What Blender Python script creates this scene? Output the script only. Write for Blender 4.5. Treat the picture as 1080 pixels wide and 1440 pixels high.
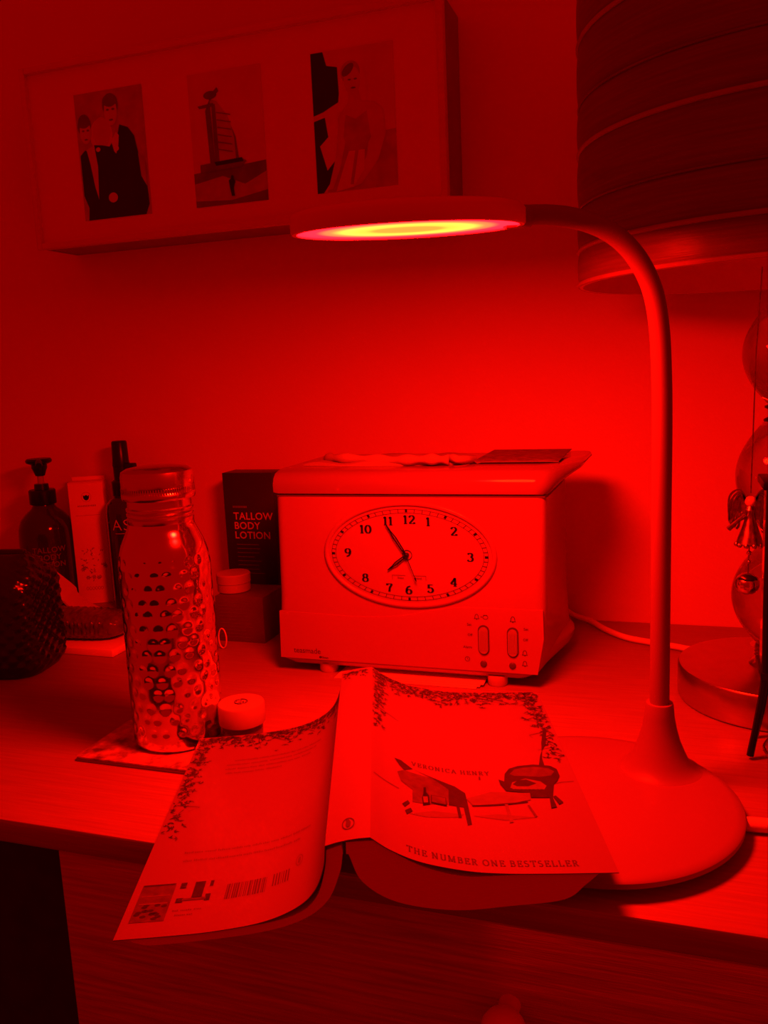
import bpy, bmesh, math, random
from mathutils import Vector, Matrix, geometry
PI = math.pi
random.seed(7)
sc = bpy.context.scene
for o in list(bpy.data.objects):
    bpy.data.objects.remove(o)
C = sc.collection

# ------------------------------------------------------------------ camera
EYE = Vector((0, 0, 0.30))
yaw, pitch, roll = math.radians(-18.8), math.radians(9.6), math.radians(-2.6)
fwd = Vector((math.sin(yaw)*math.cos(pitch), math.cos(yaw)*math.cos(pitch), -math.sin(pitch)))
rgt = Vector((math.cos(yaw), -math.sin(yaw), 0))
up = rgt.cross(fwd)
r2 = math.cos(roll)*rgt + math.sin(roll)*up
u2 = -math.sin(roll)*rgt + math.cos(roll)*up
cd = bpy.data.cameras.new('camera'); cam = bpy.data.objects.new('camera', cd); C.objects.link(cam)
cd.sensor_fit = 'VERTICAL'; cd.sensor_height = 36; cd.lens = 1200/1440*36
cd.clip_start = 0.01; cd.clip_end = 50
m = Matrix((r2, u2, -fwd)).transposed().to_4x4(); m.translation = EYE
cam.matrix_world = m
sc.camera = cam

# ------------------------------------------------------------------ world, exposure
AMBIENT = 0.31     # dim red light coming back evenly from the rest of the dark room
w = bpy.data.worlds.new('night_room'); sc.world = w; w.use_nodes = True
w.node_tree.nodes['Background'].inputs[0].default_value = (1, 0, 0, 1)
w.node_tree.nodes['Background'].inputs[1].default_value = AMBIENT
sc.view_settings.view_transform = 'Standard'; sc.view_settings.look = 'None'
sc.view_settings.exposure = 0.0; sc.view_settings.gamma = 1; sc.view_settings.use_curve_mapping = False
LAMP = 155.0        # radiance of the reading lamp's red diffuser

# ------------------------------------------------------------------ materials
def mat(name, col, rough=0.5, metal=0.0, var=0.06, scale=40, bump=0.0, bscale=200, trans=0.0, spec=0.5, coat=0.0, stretch=(1, 1, 1), ior=1.45):
    mt = bpy.data.materials.new(name); mt.use_nodes = True
    nt = mt.node_tree; b = nt.nodes['Principled BSDF']
    b.inputs['Roughness'].default_value = rough; b.inputs['Metallic'].default_value = metal
    b.inputs['Transmission Weight'].default_value = trans; b.inputs['Specular IOR Level'].default_value = spec
    b.inputs['Coat Weight'].default_value = coat; b.inputs['IOR'].default_value = ior
    tc = nt.nodes.new('ShaderNodeTexCoord'); mp = nt.nodes.new('ShaderNodeMapping')
    mp.inputs['Scale'].default_value = stretch
    nt.links.new(tc.outputs['Object'], mp.inputs['Vector'])
    n = nt.nodes.new('ShaderNodeTexNoise'); n.inputs['Scale'].default_value = scale; n.inputs['Detail'].default_value = 4
    nt.links.new(mp.outputs[0], n.inputs['Vector'])
    r = nt.nodes.new('ShaderNodeValToRGB')
    r.color_ramp.elements[0].position = 0.3; r.color_ramp.elements[1].position = 0.7
    r.color_ramp.elements[0].color = tuple(max(0, c*(1-var)) for c in col)+(1,)
    r.color_ramp.elements[1].color = tuple(min(1, c*(1+var)) for c in col)+(1,)
    nt.links.new(n.outputs['Fac'], r.inputs[0]); nt.links.new(r.outputs[0], b.inputs['Base Color'])
    if bump:
        n2 = nt.nodes.new('ShaderNodeTexNoise'); n2.inputs['Scale'].default_value = bscale; n2.inputs['Detail'].default_value = 3
        nt.links.new(mp.outputs[0], n2.inputs['Vector'])
        bp = nt.nodes.new('ShaderNodeBump'); bp.inputs['Strength'].default_value = bump; bp.inputs['Distance'].default_value = 0.002
        nt.links.new(n2.outputs['Fac'], bp.inputs['Height']); nt.links.new(bp.outputs[0], b.inputs['Normal'])
    return mt

M = {}
M['wall'] = mat('wall_paint', (.88, .50, .45), .85, var=.02, scale=6, bump=.08, bscale=400)
M['ceil'] = mat('ceiling_paint', (.86, .70, .60), .9, var=.02, scale=6)
M['carpet'] = mat('carpet', (.06, .045, .04), .95, var=.2, scale=200, bump=.4, bscale=600)
M['wood'] = mat('oak_veneer', (.35, .21, .10), .42, var=.12, scale=14, bump=.10, bscale=30, stretch=(1.2, 26, 26))
M['wood_face'] = mat('oak_veneer_lightened', (.52, .32, .15), .45, var=.24, scale=14, bump=.10, bscale=30, stretch=(1.2, 26, 26))  # same oak as the top, lightened where little lamplight reaches
M['kneehole'] = mat('kneehole_shade_tone', (.035, .02, .015), .7, var=.2)  # near-black colour standing in for the shade under the table
M['knob'] = mat('knob_wood_lightened', (.92, .7, .5), .4, var=.05)  # paled to stand in for lamplight that the book blocks
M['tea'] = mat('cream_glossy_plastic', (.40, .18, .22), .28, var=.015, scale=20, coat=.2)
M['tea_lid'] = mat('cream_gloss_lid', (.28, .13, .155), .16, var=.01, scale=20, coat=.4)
M['dial'] = mat('clock_dial_paper', (.40, .19, .22), .35, var=.01)
M['ink'] = mat('black_ink', (.008, .008, .008), .4, var=.05)
M['ink_soft'] = mat('worn_grey_ink', (.075, .07, .07), .5, var=.05)
M['ink_faint'] = mat('faint_grey_ink', (.13, .12, .12), .5, var=.05)
M['switch'] = mat('ribbed_grey_rubber', (.34, .28, .25), .45, var=.05)
M['dark_slot'] = mat('dark_slot', (.10, .08, .07), .5)
M['foot'] = mat('rubber_foot', (.55, .45, .4), .6)
M['lamp_white'] = mat('lamp_plastic_darkened', (.265, .13, .19), .42, var=.012, scale=15)  # white plastic, darkened against the strong lamplight on base and stem
M['lamp_head'] = mat('lamp_plastic_glow_tone', (.93, .86, .84), .4, var=.012, scale=15)  # same plastic, lightened to stand in for the glow of the head's side
M['paper'] = mat('cover_stock', (.215, .11, .20), .38, var=.012, scale=25)
M['pages'] = mat('page_edges', (.90, .80, .66), .85, var=.05, scale=30, stretch=(8, 8, 90))
M['leafink'] = mat('leaf_print_ink', (.035, .042, .02), .5, var=.3, scale=300)
M['leafink2'] = mat('leaf_print_ink_light', (.11, .10, .07), .5, var=.3, scale=300)
M['art_mid'] = mat('art_ink_mid', (.10, .06, .05), .45, var=.25, scale=180)
M['art_dark'] = mat('art_ink_dark', (.034, .024, .02), .45, var=.2, scale=180)
M['art_light'] = mat('art_ink_light', (.165, .12, .11), .45, var=.1, scale=180)
M['silver'] = mat('hammered_steel', (.86, .78, .70), .11, metal=1, var=.03, scale=60)
M['silver_cap'] = mat('brushed_steel_cap', (.74, .66, .6), .19, metal=1, var=.04, scale=60, stretch=(1, 1, 30))
M['shade'] = mat('brown_silk', (.20, .10, .075), .36, var=.16, scale=16, stretch=(1, 1, 30), bump=.15, bscale=40)
M['piping'] = mat('brown_silk_piping', (.38, .2, .16), .4, var=.1)
M['lining'] = mat('pale_shade_lining', (.92, .76, .66), .7, var=.03)
M['glass'] = mat('smoked_glass', (.55, .34, .30), .04, var=.03, trans=.85, ior=1.45)
M['chrome'] = mat('satin_chrome', (.66, .6, .58), .22, metal=1, var=.03)
M['chrome_base'] = mat('brushed_nickel_base', (.56, .46, .42), .3, metal=1, var=.05, scale=80, stretch=(1, 1, 20))
M['blackpl'] = mat('black_plastic', (.012, .011, .011), .3, var=.1)
M['amber'] = mat('dark_amber_bottle', (.035, .015, .01), .12, var=.1, coat=.5)
M['blackcard'] = mat('black_carton', (.035, .02, .018), .4, var=.08)
M['darkcard'] = mat('dark_brown_carton', (.14, .07, .06), .5, var=.1)
M['greyprint'] = mat('pale_print', (.60, .52, .48), .5, var=.04)
M['dimprint'] = mat('dim_print', (.20, .13, .12), .5, var=.04)
M['whitecard'] = mat('white_carton', (.94, .8, .78), .45, var=.02)
M['flowerink'] = mat('flower_print', (.44, .33, .3), .5, var=.2, scale=300)
M['leather'] = mat('black_quilted_leather', (.013, .009, .009), .25, var=.3, scale=60, coat=.3)
M['snake'] = mat('dark_scaly_leather', (.12, .06, .055), .3, var=.3, scale=90, coat=.3)
M['strap'] = mat('pale_webbing', (.62, .5, .45), .7, var=.03)
M['cloth'] = mat('white_cotton', (.42, .38, .34), .9, var=.03, scale=80, bump=.3, bscale=500)
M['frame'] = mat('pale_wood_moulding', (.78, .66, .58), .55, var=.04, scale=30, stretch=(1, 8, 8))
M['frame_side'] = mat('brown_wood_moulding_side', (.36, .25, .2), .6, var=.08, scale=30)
M['mount'] = mat('ivory_mount_board', (.86, .78, .7), .8, var=.015)
M['ph_bg'] = mat('photo_tone_pale', (.70, .6, .54), .35, var=.05, scale=30)
M['ph_mid'] = mat('photo_tone_mid', (.48, .37, .31), .35, var=.15, scale=60)
M['ph_low'] = mat('photo_tone_low', (.20, .13, .10), .35, var=.2, scale=60)
M['ph_dark'] = mat('photo_tone_dark', (.025, .018, .016), .35, var=.2, scale=60)
M['ph_skin'] = mat('photo_tone_skin', (.62, .44, .35), .35, var=.06, scale=60)
M['coaster'] = mat('mottled_coaster', (.50, .34, .28), .25, var=.75, scale=90, coat=.4)
M['coaster_edge'] = mat('cork_edge', (.25, .14, .10), .7)
M['jar'] = mat('clear_jar', (.9, .8, .75), .05, var=.01, trans=.9)
M['cream'] = mat('pot_cream', (.30, .14, .12), .4)
M['lid'] = mat('white_lid', (.45, .42, .41), .35, var=.01)
M['lantern'] = mat('black_iron', (.02, .016, .015), .35, metal=.6, var=.1)
M['crystal'] = mat('cut_crystal', (.95, .9, .88), .03, var=.01, trans=.8)
M['filigree'] = mat('antique_silver', (.42, .33, .30), .3, metal=1, var=.35, scale=300)
M['beadglass'] = mat('rose_cabochon', (.7, .5, .5), .15, var=.05)
M['booklet'] = mat('dark_booklet_cover', (.16, .08, .07), .5, var=.5, scale=120)
M['cord'] = mat('white_cord', (.80, .72, .66), .5, var=.02)

# the lamp's glowing diffuser: red LEDs behind a milky ring
def diffuser_mat(R):
    mt = bpy.data.materials.new('glowing_red_diffuser'); mt.use_nodes = True
    nt = mt.node_tree; nt.nodes.clear()
    out = nt.nodes.new('ShaderNodeOutputMaterial'); em = nt.nodes.new('ShaderNodeEmission')
    tc = nt.nodes.new('ShaderNodeTexCoord'); ln = nt.nodes.new('ShaderNodeVectorMath'); ln.operation = 'LENGTH'
    dv = nt.nodes.new('ShaderNodeMath'); dv.operation = 'DIVIDE'; dv.inputs[1].default_value = R
    nt.links.new(tc.outputs['Object'], ln.inputs[0]); nt.links.new(ln.outputs['Value'], dv.inputs[0])
    rp = nt.nodes.new('ShaderNodeValToRGB'); cr = rp.color_ramp; cr.interpolation = 'EASE'
    k = 1.0/LAMP
    stops = [(0, (.95, .46*k, .0)), (.28, (.95, .50*k, .0)), (.40, (1, .95*k, .02*k)), (.56, (1, 1.1*k, .05*k)), (.72, (.98, .32*k, .03*k)), (.84, (.62, .045*k, .05*k)), (1, (.35, .03*k, .06*k))]
    while len(cr.elements) < len(stops): cr.elements.new(.5)
    for e, (p, c) in zip(cr.elements, stops):
        e.position = p; e.color = (c[0], c[1], c[2] + .0004*c[0], 1)
    nt.links.new(dv.outputs[0], rp.inputs[0]); nt.links.new(rp.outputs[0], em.inputs['Color'])
    em.inputs['Strength'].default_value = LAMP
    nt.links.new(em.outputs[0], out.inputs[0])
    return mt

# ------------------------------------------------------------------ helpers
class MB:
    def __init__(s): s.v = []; s.f = []; s.m = []; s.cur = 0
    def add(s, vs, fs, xf=None):
        o = len(s.v)
        s.v += [tuple(xf @ Vector(p)) if xf else tuple(p) for p in vs]
        for f in fs: s.f.append([i+o for i in f]); s.m.append(s.cur)
        return s
    def rings(s, rings, cap0=True, cap1=True, closed=True, xf=None):
        n = len(rings[0]); vs = [p for r in rings for p in r]; fs = []
        for i in range(len(rings)-1):
            for j in range(n if closed else n-1):
                k = (j+1) % n
                fs.append((i*n+j, i*n+k, (i+1)*n+k, (i+1)*n+j))
        if cap0: fs.append(tuple(reversed(range(n))))
        if cap1: fs.append(tuple(range((len(rings)-1)*n, len(rings)*n)))
        return s.add(vs, fs, xf)
    def lathe(s, prof, c=(0, 0, 0), n=48, cap0=True, cap1=True, xf=None):
        return s.rings([[(c[0]+r*math.cos(2*PI*j/n), c[1]+r*math.sin(2*PI*j/n), c[2]+z) for j in range(n)] for r, z in prof], cap0, cap1, True, xf)
    def box(s, lo, hi, bev=0.0, seg=2, xf=None):
        bm = bmesh.new(); bmesh.ops.create_cube(bm, size=1)
        for v in bm.verts: v.co = Vector([(lo[i]+hi[i])/2+v.co[i]*(hi[i]-lo[i]) for i in range(3)])
        if bev: bmesh.ops.bevel(bm, geom=bm.edges[:]+bm.verts[:], offset=bev, segments=seg, profile=.5, affect='EDGES')
        bm.verts.index_update()
        s.add([v.co[:] for v in bm.verts], [[v.index for v in f.verts] for f in bm.faces], xf); bm.free(); return s
    def tube(s, path, rad, n=12, cap=True, squash=None):
        P = [Vector(p) for p in path]; R = rad if isinstance(rad, (list, tuple)) else [rad]*len(P); rs = []
        ref = None
        for i, p in enumerate(P):
            t = (P[min(i+1, len(P)-1)]-P[max(i-1, 0)]).normalized()
            if ref is None: ref = Vector((0, 0, 1)) if abs(t.z) < .9 else Vector((1, 0, 0))
            a = (ref - t*ref.dot(t)).normalized(); b = t.cross(a); ref = a
            q = squash or 1
            rs.append([tuple(p+R[i]*(q*math.cos(2*PI*j/n)*a+math.sin(2*PI*j/n)*b)) for j in range(n)])
        return s.rings(rs, cap, cap)
    def prism(s, poly, axis, lo, hi, xf=None):
        def P(a, b, c): return {'x': (c, a, b), 'y': (a, c, b), 'z': (a, b, c)}[axis]
        return s.rings([[P(a, b, lo) for a, b in poly], [P(a, b, hi) for a, b in poly]], xf=xf)
    def sphere(s, c, r, nu=20, nv=12, sq=(1, 1, 1)):
        rs = [[(c[0]+sq[0]*r*math.sin(PI*i/nv)*math.cos(2*PI*j/nu), c[1]+sq[1]*r*math.sin(PI*i/nv)*math.sin(2*PI*j/nu), c[2]-sq[2]*r*math.cos(PI*i/nv)) for j in range(nu)] for i in range(1, nv)]
        return s.rings(rs)
    def torus(s, c, R, r, n=48, k=8, Rz=None, axis='z', sq=1):
        rs = []
        for i in range(n+1):
            a = 2*PI*i/n; ring = []
            for j in range(k):
                b = 2*PI*j/k
                x = (R+r*math.cos(b))*math.cos(a); y = ((Rz or R)+r*math.cos(b))*math.sin(a); h = sq*r*math.sin(b)
                ring.append((c[0]+x, c[1]+y, c[2]+h) if axis == 'z' else (c[0]+x, c[1]+h, c[2]+y))
            rs.append(ring)
        return s.rings(rs, False, False)
    def build(s, name, mats, parent=None, smooth=38, world=True):
        me = bpy.data.meshes.new(name); vs = s.v
        if parent is not None and world:
            iv = full(parent).inverted(); vs = [tuple(iv @ Vector(p)) for p in vs]
        me.from_pydata(vs, [], s.f)
        mats = mats if isinstance(mats, list) else [mats]
        for q in mats: me.materials.append(q)
        if len(mats) > 1: me.polygons.foreach_set('material_index', s.m)
        bm = bmesh.new(); bm.from_mesh(me)
        bmesh.ops.recalc_face_normals(bm, faces=bm.faces[:])
        if smooth:
            for f in bm.faces: f.smooth = True
            lim = math.radians(smooth)
            for e in bm.edges:
                if len(e.link_faces) == 2 and e.calc_face_angle(0) > lim: e.smooth = False
        bm.to_mesh(me); bm.free()
        o = bpy.data.objects.new(name, me); C.objects.link(o)
        if parent is not None: o.parent = parent
        return o

def full(o):
    mt = Matrix.Translation(o.location) @ o.rotation_euler.to_matrix().to_4x4()
    return full(o.parent) @ mt if o.parent else mt
def tag(o, label, cat, group=None):
    o['label'] = label; o['category'] = cat
    if group: o['group'] = group
    return o
def thing(name, loc, label, cat, rz=0, group=None):
    o = bpy.data.objects.new(name, None); C.objects.link(o); o.location = loc; o.rotation_euler = (0, 0, rz)
    o.empty_display_size = .02
    return tag(o, label, cat, group)
def struct(o): o['kind'] = 'structure'; return o
def pl(o, label): o['label'] = label; return o

def rpoly(pts, rad, n=6):
    """rounded polygon: corner radii per point, counter-clockwise"""
    out = []; N = len(pts)
    for i in range(N):
        p = Vector(pts[i]); a = Vector(pts[i-1]); b = Vector(pts[(i+1) % N])
        u = (a-p).normalized(); v = (b-p).normalized(); r = rad[i] if isinstance(rad, (list, tuple)) else rad
        ang = u.angle(v); d = r/math.tan(ang/2); d = min(d, (a-p).length*.49, (b-p).length*.49)
        p0 = p+u*d; p1 = p+v*d
        for k in range(n+1):
            t = k/n; out.append(tuple((1-t)**2*p0+2*t*(1-t)*p+t*t*p1))
    return out
def spline(P, n=10):
    P = [Vector(p) for p in P]; Q = [2*P[0]-P[1]]+P+[2*P[-1]-P[-2]]; out = []
    for i in range(1, len(Q)-2):
        a, b, c, d = Q[i-1:i+3]
        for k in range(n):
            q = k/n; out.append(.5*((2*b)+(c-a)*q+(2*a-5*b+4*c-d)*q*q+(3*b-a-3*c+d)*q**3))
    out.append(P[-1]); return out

# ---- flat print: 2-D shapes -> triangles -> mapped on a surface
def tess(poly):
    pts = [Vector((x, y, 0)) for x, y in poly]
    return [[poly[i] for i in t] for t in geometry.tessellate_polygon([pts])]
def ribbon(pts, wid):
    """pts (x,y), wid list -> triangles of a stroke"""
    P = [Vector(p) for p in pts]; L = []; R = []
    for i, p in enumerate(P):
        t = (P[min(i+1, len(P)-1)]-P[max(i-1, 0)]).normalized(); n = Vector((-t.y, t.x))
        L.append(p+n*wid[i]/2); R.append(p-n*wid[i]/2)
    T = []
    for i in range(len(P)-1):
        T += [[tuple(L[i]), tuple(R[i]), tuple(R[i+1])], [tuple(L[i]), tuple(R[i+1]), tuple(L[i+1])]]
    return T
def rect(x0, y0, x1, y1): return [[(x0, y0), (x1, y0), (x1, y1)], [(x0, y0), (x1, y1), (x0, y1)]]
def ellipse(cx, cy, rx, ry, n=20, rot=0):
    c, s_ = math.cos(rot), math.sin(rot)
    return [(cx+rx*math.cos(2*PI*i/n)*c-ry*math.sin(2*PI*i/n)*s_, cy+rx*math.cos(2*PI*i/n)*s_+ry*math.sin(2*PI*i/n)*c) for i in range(n)]
def xform(tris, dx=0, dy=0, sx=1, sy=None, rot=0):
    sy = sx if sy is None else sy; c, s_ = math.cos(rot), math.sin(rot)
    return [[(dx+c*x*sx-s_*y*sy, dy+s_*x*sx+c*y*sy) for x, y in t] for t in tris]
def clip(poly, ax, val, keep):
    out = []
    for i in range(len(poly)):
        a, b = poly[i-1], poly[i]; da, db = (a[ax]-val)*keep, (b[ax]-val)*keep
        if (da >= 0) != (db >= 0):
            t = da/(da-db); out.append((a[0]+(b[0]-a[0])*t, a[1]+(b[1]-a[1])*t))
        if db >= 0: out.append(b)
    return out
def put(mb, tris, fn, band=None):
    for t in tris:
        polys = [t]
        if band:
            lo = min(p[0] for p in t); hi = max(p[0] for p in t); polys = []
            k = math.floor(lo/band)
            while k*band < hi:
                q = clip(clip(list(t), 0, k*band, 1), 0, (k+1)*band, -1)
                if len(q) > 2: polys.append(q)
                k += 1
        for q in polys: mb.add([fn(x, y) for x, y in q], [list(range(len(q)))])
_tc = {}
def text(s, h=1.0, bold=0.0, align='CENTER', space=1.0):
    """sans lettering, cap height h"""
    key = (s, bold, align, space)
    if key not in _tc:
        cu = bpy.data.curves.new('lettering', 'FONT'); cu.body = s; cu.size = 1; cu.align_x = align; cu.offset = bold; cu.space_character = space
        cu.resolution_u = 3; ob = bpy.data.objects.new('lettering', cu); C.objects.link(ob)
        dg = bpy.context.evaluated_depsgraph_get(); dg.update(); me = ob.evaluated_get(dg).to_mesh(); me.calc_loop_triangles()
        _tc[key] = [[(me.vertices[i].co.x, me.vertices[i].co.y) for i in t.vertices] for t in me.loop_triangles]
        ob.evaluated_get(dg).to_mesh_clear(); bpy.data.objects.remove(ob); bpy.data.curves.remove(cu)
    k = h/.70
    return [[(x*k, y*k) for x, y in t] for t in _tc[key]]
# serif lettering drawn with a broad pen: upright strokes thick, level strokes thin
def arc(cx, cy, rx, ry, a0, a1, n=10): return [(cx+rx*math.cos(math.radians(a0+(a1-a0)*i/n)), cy+ry*math.sin(math.radians(a0+(a1-a0)*i/n))) for i in range(n+1)]
def ser(x, y, w_=.13): return [(x-w_, y), (x+w_, y)]
GL = {
 '0': (.62, [arc(.31, .5, .25, .47, 90, 450, 24)]),
 '1': (.42, [[(.22, 0), (.22, 1)], [(.05, .84), (.22, .97)], ser(.22, .02, .17)]),
 '2': (.60, [arc(.30, .72, .22, .26, 170, -20, 12)+[(.36, .42), (.08, .05)], [(.06, .05), (.54, .05)], [(.54, .0), (.54, .2)]]),
 '3': (.58, [arc(.27, .75, .20, .22, 160, -80, 12), arc(.27, .28, .24, .26, 85, -160, 12)]),
 '4': (.64, [[(.42, 0), (.42, 1)], [(.42, .97), (.04, .28)], [(.04, .27), (.60, .27)], ser(.42, .02, .15)]),
 '5': (.58, [[(.12, .97), (.12, .52)], [(.1, .95), (.5, .95)], arc(.27, .31, .24, .29, 120, -160, 14)]),
 '6': (.60, [arc(.30, .29, .23, .27, 0, 360, 20), [(.07, .30), (.09, .6), (.2, .85), (.45, .98)]]),
 '7': (.58, [[(.06, .96), (.54, .96)], [(.06, 1), (.06, .78)], [(.53, .95), (.3, .5), (.24, 0)]]),
 '8': (.60, [arc(.30, .74, .19, .22, 0, 360, 18), arc(.30, .27, .24, .25, 0, 360, 18)]),
 '9': (.60, [arc(.30, .71, .23, .27, 0, 360, 20), [(.53, .70), (.51, .4), (.4, .15), (.15, .02)]]),
 'T': (.72, [[(.36, 0), (.36, 1)], [(.04, .96), (.68, .96)], [(.05, 1), (.05, .8)], [(.67, 1), (.67, .8)], ser(.36, .02)]),
 'H': (.82, [[(.17, 0), (.17, 1)], [(.65, 0), (.65, 1)], [(.17, .5), (.65, .5)], ser(.17, .02), ser(.65, .02), ser(.17, .98), ser(.65, .98)]),
 'E': (.66, [[(.17, 0), (.17, 1)], [(.05, .97), (.58, .97)], [(.17, .52), (.45, .52)], [(.05, .03), (.6, .03)], [(.57, 1), (.57, .8)], [(.6, 0), (.6, .22)], [(.45, .4), (.45, .64)]]),
 'N': (.84, [[(.15, 0), (.15, 1)], [(.66, 0), (.66, 1)], [(.13, .98), (.66, .02)], ser(.15, .02), ser(.66, .98), ser(.1, .98, .1)]),
 'U': (.80, [[(.17, 1), (.17, .35)]+arc(.41, .3, .24, .28, 180, 360, 10)+[(.65, .35), (.65, 1)], ser(.17, .98), ser(.65, .98)]),
 'M': (.98, [[(.15, 0), (.15, 1)], [(.15, .98), (.48, .05)], [(.48, .05), (.80, .98)], [(.80, 0), (.80, 1)], ser(.15, .02), ser(.80, .02), ser(.15, .98), ser(.80, .98)]),
 'B': (.68, [[(.17, 0), (.17, 1)], [(.05, .97), (.34, .97)]+arc(.34, .75, .2, .22, 90, -90, 8)+[(.17, .53)], [(.34, .53)]+arc(.36, .28, .24, .25, 90, -90, 8)+[(.05, .03)]]),
 'R': (.74, [[(.17, 0), (.17, 1)], [(.05, .97), (.34, .97)]+arc(.34, .74, .21, .23, 90, -90, 8)+[(.17, .51)], [(.36, .5), (.62, .02)], ser(.17, .02), ser(.64, .02, .09)]),
 'O': (.84, [arc(.42, .5, .34, .48, 90, 450, 24)]),
 'S': (.60, [arc(.30, .74, .20, .23, 40, 250, 10)+arc(.28, .27, .23, .25, 80, -150, 12)]),
 'L': (.64, [[(.17, 0), (.17, 1)], ser(.17, .98), [(.05, .03), (.58, .03)], [(.57, 0), (.57, .24)]]),
 'V': (.78, [[(.1, .98), (.40, .02)], [(.40, .02), (.68, .98)], ser(.1, .98, .1), ser(.68, .98, .1)]),
 'I': (.40, [[(.2, 0), (.2, 1)], ser(.2, .02), ser(.2, .98)]),
 'C': (.76, [arc(.42, .5, .33, .47, 45, 315, 18), [(.66, .98), (.66, .75)]]),
 'A': (.80, [[(.1, .02), (.40, .98)], [(.40, .98), (.70, .02)], [(.22, .36), (.58, .36)], ser(.1, .02, .1), ser(.70, .02, .12)]),
 'Y': (.76, [[(.1, .98), (.38, .48)], [(.38, .48), (.66, .98)], [(.38, 0), (.38, .5)], ser(.1, .98, .1), ser(.66, .98, .1), ser(.38, .02)]),
}
def serif(s, h=1.0, thick=.17, thin=.055, gap=.08, width=1.0, align='CENTER'):
    T = []; x = 0
    for ch in s:
        if ch == ' ': x += .42*width; continue
        wd, strokes = GL[ch]
        for st in strokes:
            P = [Vector(p) for p in st]; ws = []
            for i in range(len(P)):
                t = (P[min(i+1, len(P)-1)]-P[max(i-1, 0)]).normalized()
                ws.append(thin+(thick-thin)*abs(t.y)**1.5)
            T += xform(ribbon([(p.x*width+x, p.y) for p in P], ws))
        x += wd*width+gap
    off = -(x-gap)/2 if align == 'CENTER' else 0
    return [[((a+off)*h, b*h) for a, b in t] for t in T]

# ================================================================== the room
WALL, FRONT, FLOOR, CEIL = .983, .4372, -.75, 1.65
XL, XR, YB = -1.75, 1.45, -1.9
def slab(name, lo, hi, mt): return struct(MB().box(lo, hi).build(name, mt, None, 0))
slab('wall_back', (XL-.1, WALL, FLOOR-.1), (XR+.1, WALL+.1, CEIL+.1), M['wall'])
slab('floor', (XL, YB, FLOOR-.1), (XR, WALL, FLOOR), M['carpet'])

# ================================================================== dressing table
t = thing('dressing_table', (-.4, .7, FLOOR), 'oak dressing table with a drawer pedestal standing against the wall', 'table')
TOPT = .018
MB().box((-1.35, FRONT, -TOPT), (.48, WALL-.001, 0), .002).build('table_top', M['wood'], t)
MB().box((-.401, FRONT+.012, FLOOR), (-.383, WALL-.02, -TOPT)).build('side_panel', M['wood_face'], t)
MB().box((.44, FRONT+.012, FLOOR), (.458, WALL-.02, -TOPT)).build('side_panel', M['wood_face'], t)
MB().box((-1.33, FRONT+.012, FLOOR), (-1.312, WALL-.02, -TOPT)).build('side_panel', M['wood_face'], t)
MB().box((-.383, WALL-.04, FLOOR), (.44, WALL-.03, -TOPT)).build('back_panel', M['wood_face'], t)
MB().box((-1.312, .62, FLOOR), (-.401, .632, -TOPT)).build('kneehole_shade_panel', M['kneehole'], t)  # added dark sheet, gives the kneehole its shade
for k in range(3):
    z1 = -.0195-k*.235; z0 = z1-.231
    d = MB().box((-.4005, FRONT+.004, z0), (.4575, FRONT+.022, z1), .0015).build('drawer_front', M['wood_face'], t)
    for x in (-.086, .20):
        zc = -.0715 if k == 0 else (z0+z1)/2
        xf = Matrix.Translation((x, FRONT+.004, zc)) @ Matrix.Rotation(PI/2, 4, 'X')
        MB().lathe([(.0065, 0), (.0060, .006), (.0075, .010), (.0115, .015), (.0130, .020), (.0118, .025), (.0075, .0285), (.002, .0295)], n=32, xf=xf).build('knob', M['knob'], d)
MB().box((-.401, FRONT+.025, FLOOR), (.458, FRONT+.04, FLOOR+.04)).build('plinth', M['wood_face'], t)

# ================================================================== reading lamp
BC = (-.0484, .5415); SX, SY = -.0055, .592
HC = Vector((-.1536, .52, .3815)); TILT = math.radians(4.5); TAX = Vector((.959, .283, 0)); HR = .0712
lamp = thing('reading_lamp', (BC[0], BC[1], 0), 'white gooseneck desk lamp with round head glowing red over the open book', 'lamp')
R = .096
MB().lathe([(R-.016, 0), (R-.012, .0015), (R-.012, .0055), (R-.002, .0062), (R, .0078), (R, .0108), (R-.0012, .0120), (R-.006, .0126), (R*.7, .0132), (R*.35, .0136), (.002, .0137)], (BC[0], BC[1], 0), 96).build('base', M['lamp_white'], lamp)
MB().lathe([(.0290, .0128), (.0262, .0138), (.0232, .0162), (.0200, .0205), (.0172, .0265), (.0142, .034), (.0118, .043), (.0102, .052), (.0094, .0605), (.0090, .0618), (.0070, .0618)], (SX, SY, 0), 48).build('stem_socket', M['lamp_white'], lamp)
dv = Vector((HC.x-SX, HC.y-SY, 0)).normalized()
arm = [(0, .058), (0, .12), (0, .20), (0, .255), (.0008, .290), (.0027, .318), (.0072, .3405), (.0159, .3583), (.0277, .3717), (.0418, .3807), (.0579, .3862), (.0740, .3887), (.0900, .3890), (.0990, .3888)]
pth = [Vector((SX, SY, 0))+dv*p.x+Vector((0, 0, p.y)) for p in spline([(a, b) for a, b in arm], 6)]
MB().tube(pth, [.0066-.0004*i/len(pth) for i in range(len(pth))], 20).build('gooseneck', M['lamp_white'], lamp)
tm = Matrix.Translation(HC) @ Matrix.Rotation(TILT, 4, TAX)
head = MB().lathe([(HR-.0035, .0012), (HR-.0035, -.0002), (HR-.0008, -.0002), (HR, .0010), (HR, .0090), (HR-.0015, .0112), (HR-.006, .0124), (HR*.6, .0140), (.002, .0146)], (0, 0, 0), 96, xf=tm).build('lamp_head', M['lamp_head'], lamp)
cl = Vector((HC.x, HC.y, HC.z+.0068))-dv*(HR-.004)
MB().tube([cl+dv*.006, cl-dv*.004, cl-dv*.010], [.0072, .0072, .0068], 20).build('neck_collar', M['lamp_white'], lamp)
DR = HR-.0036
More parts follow.
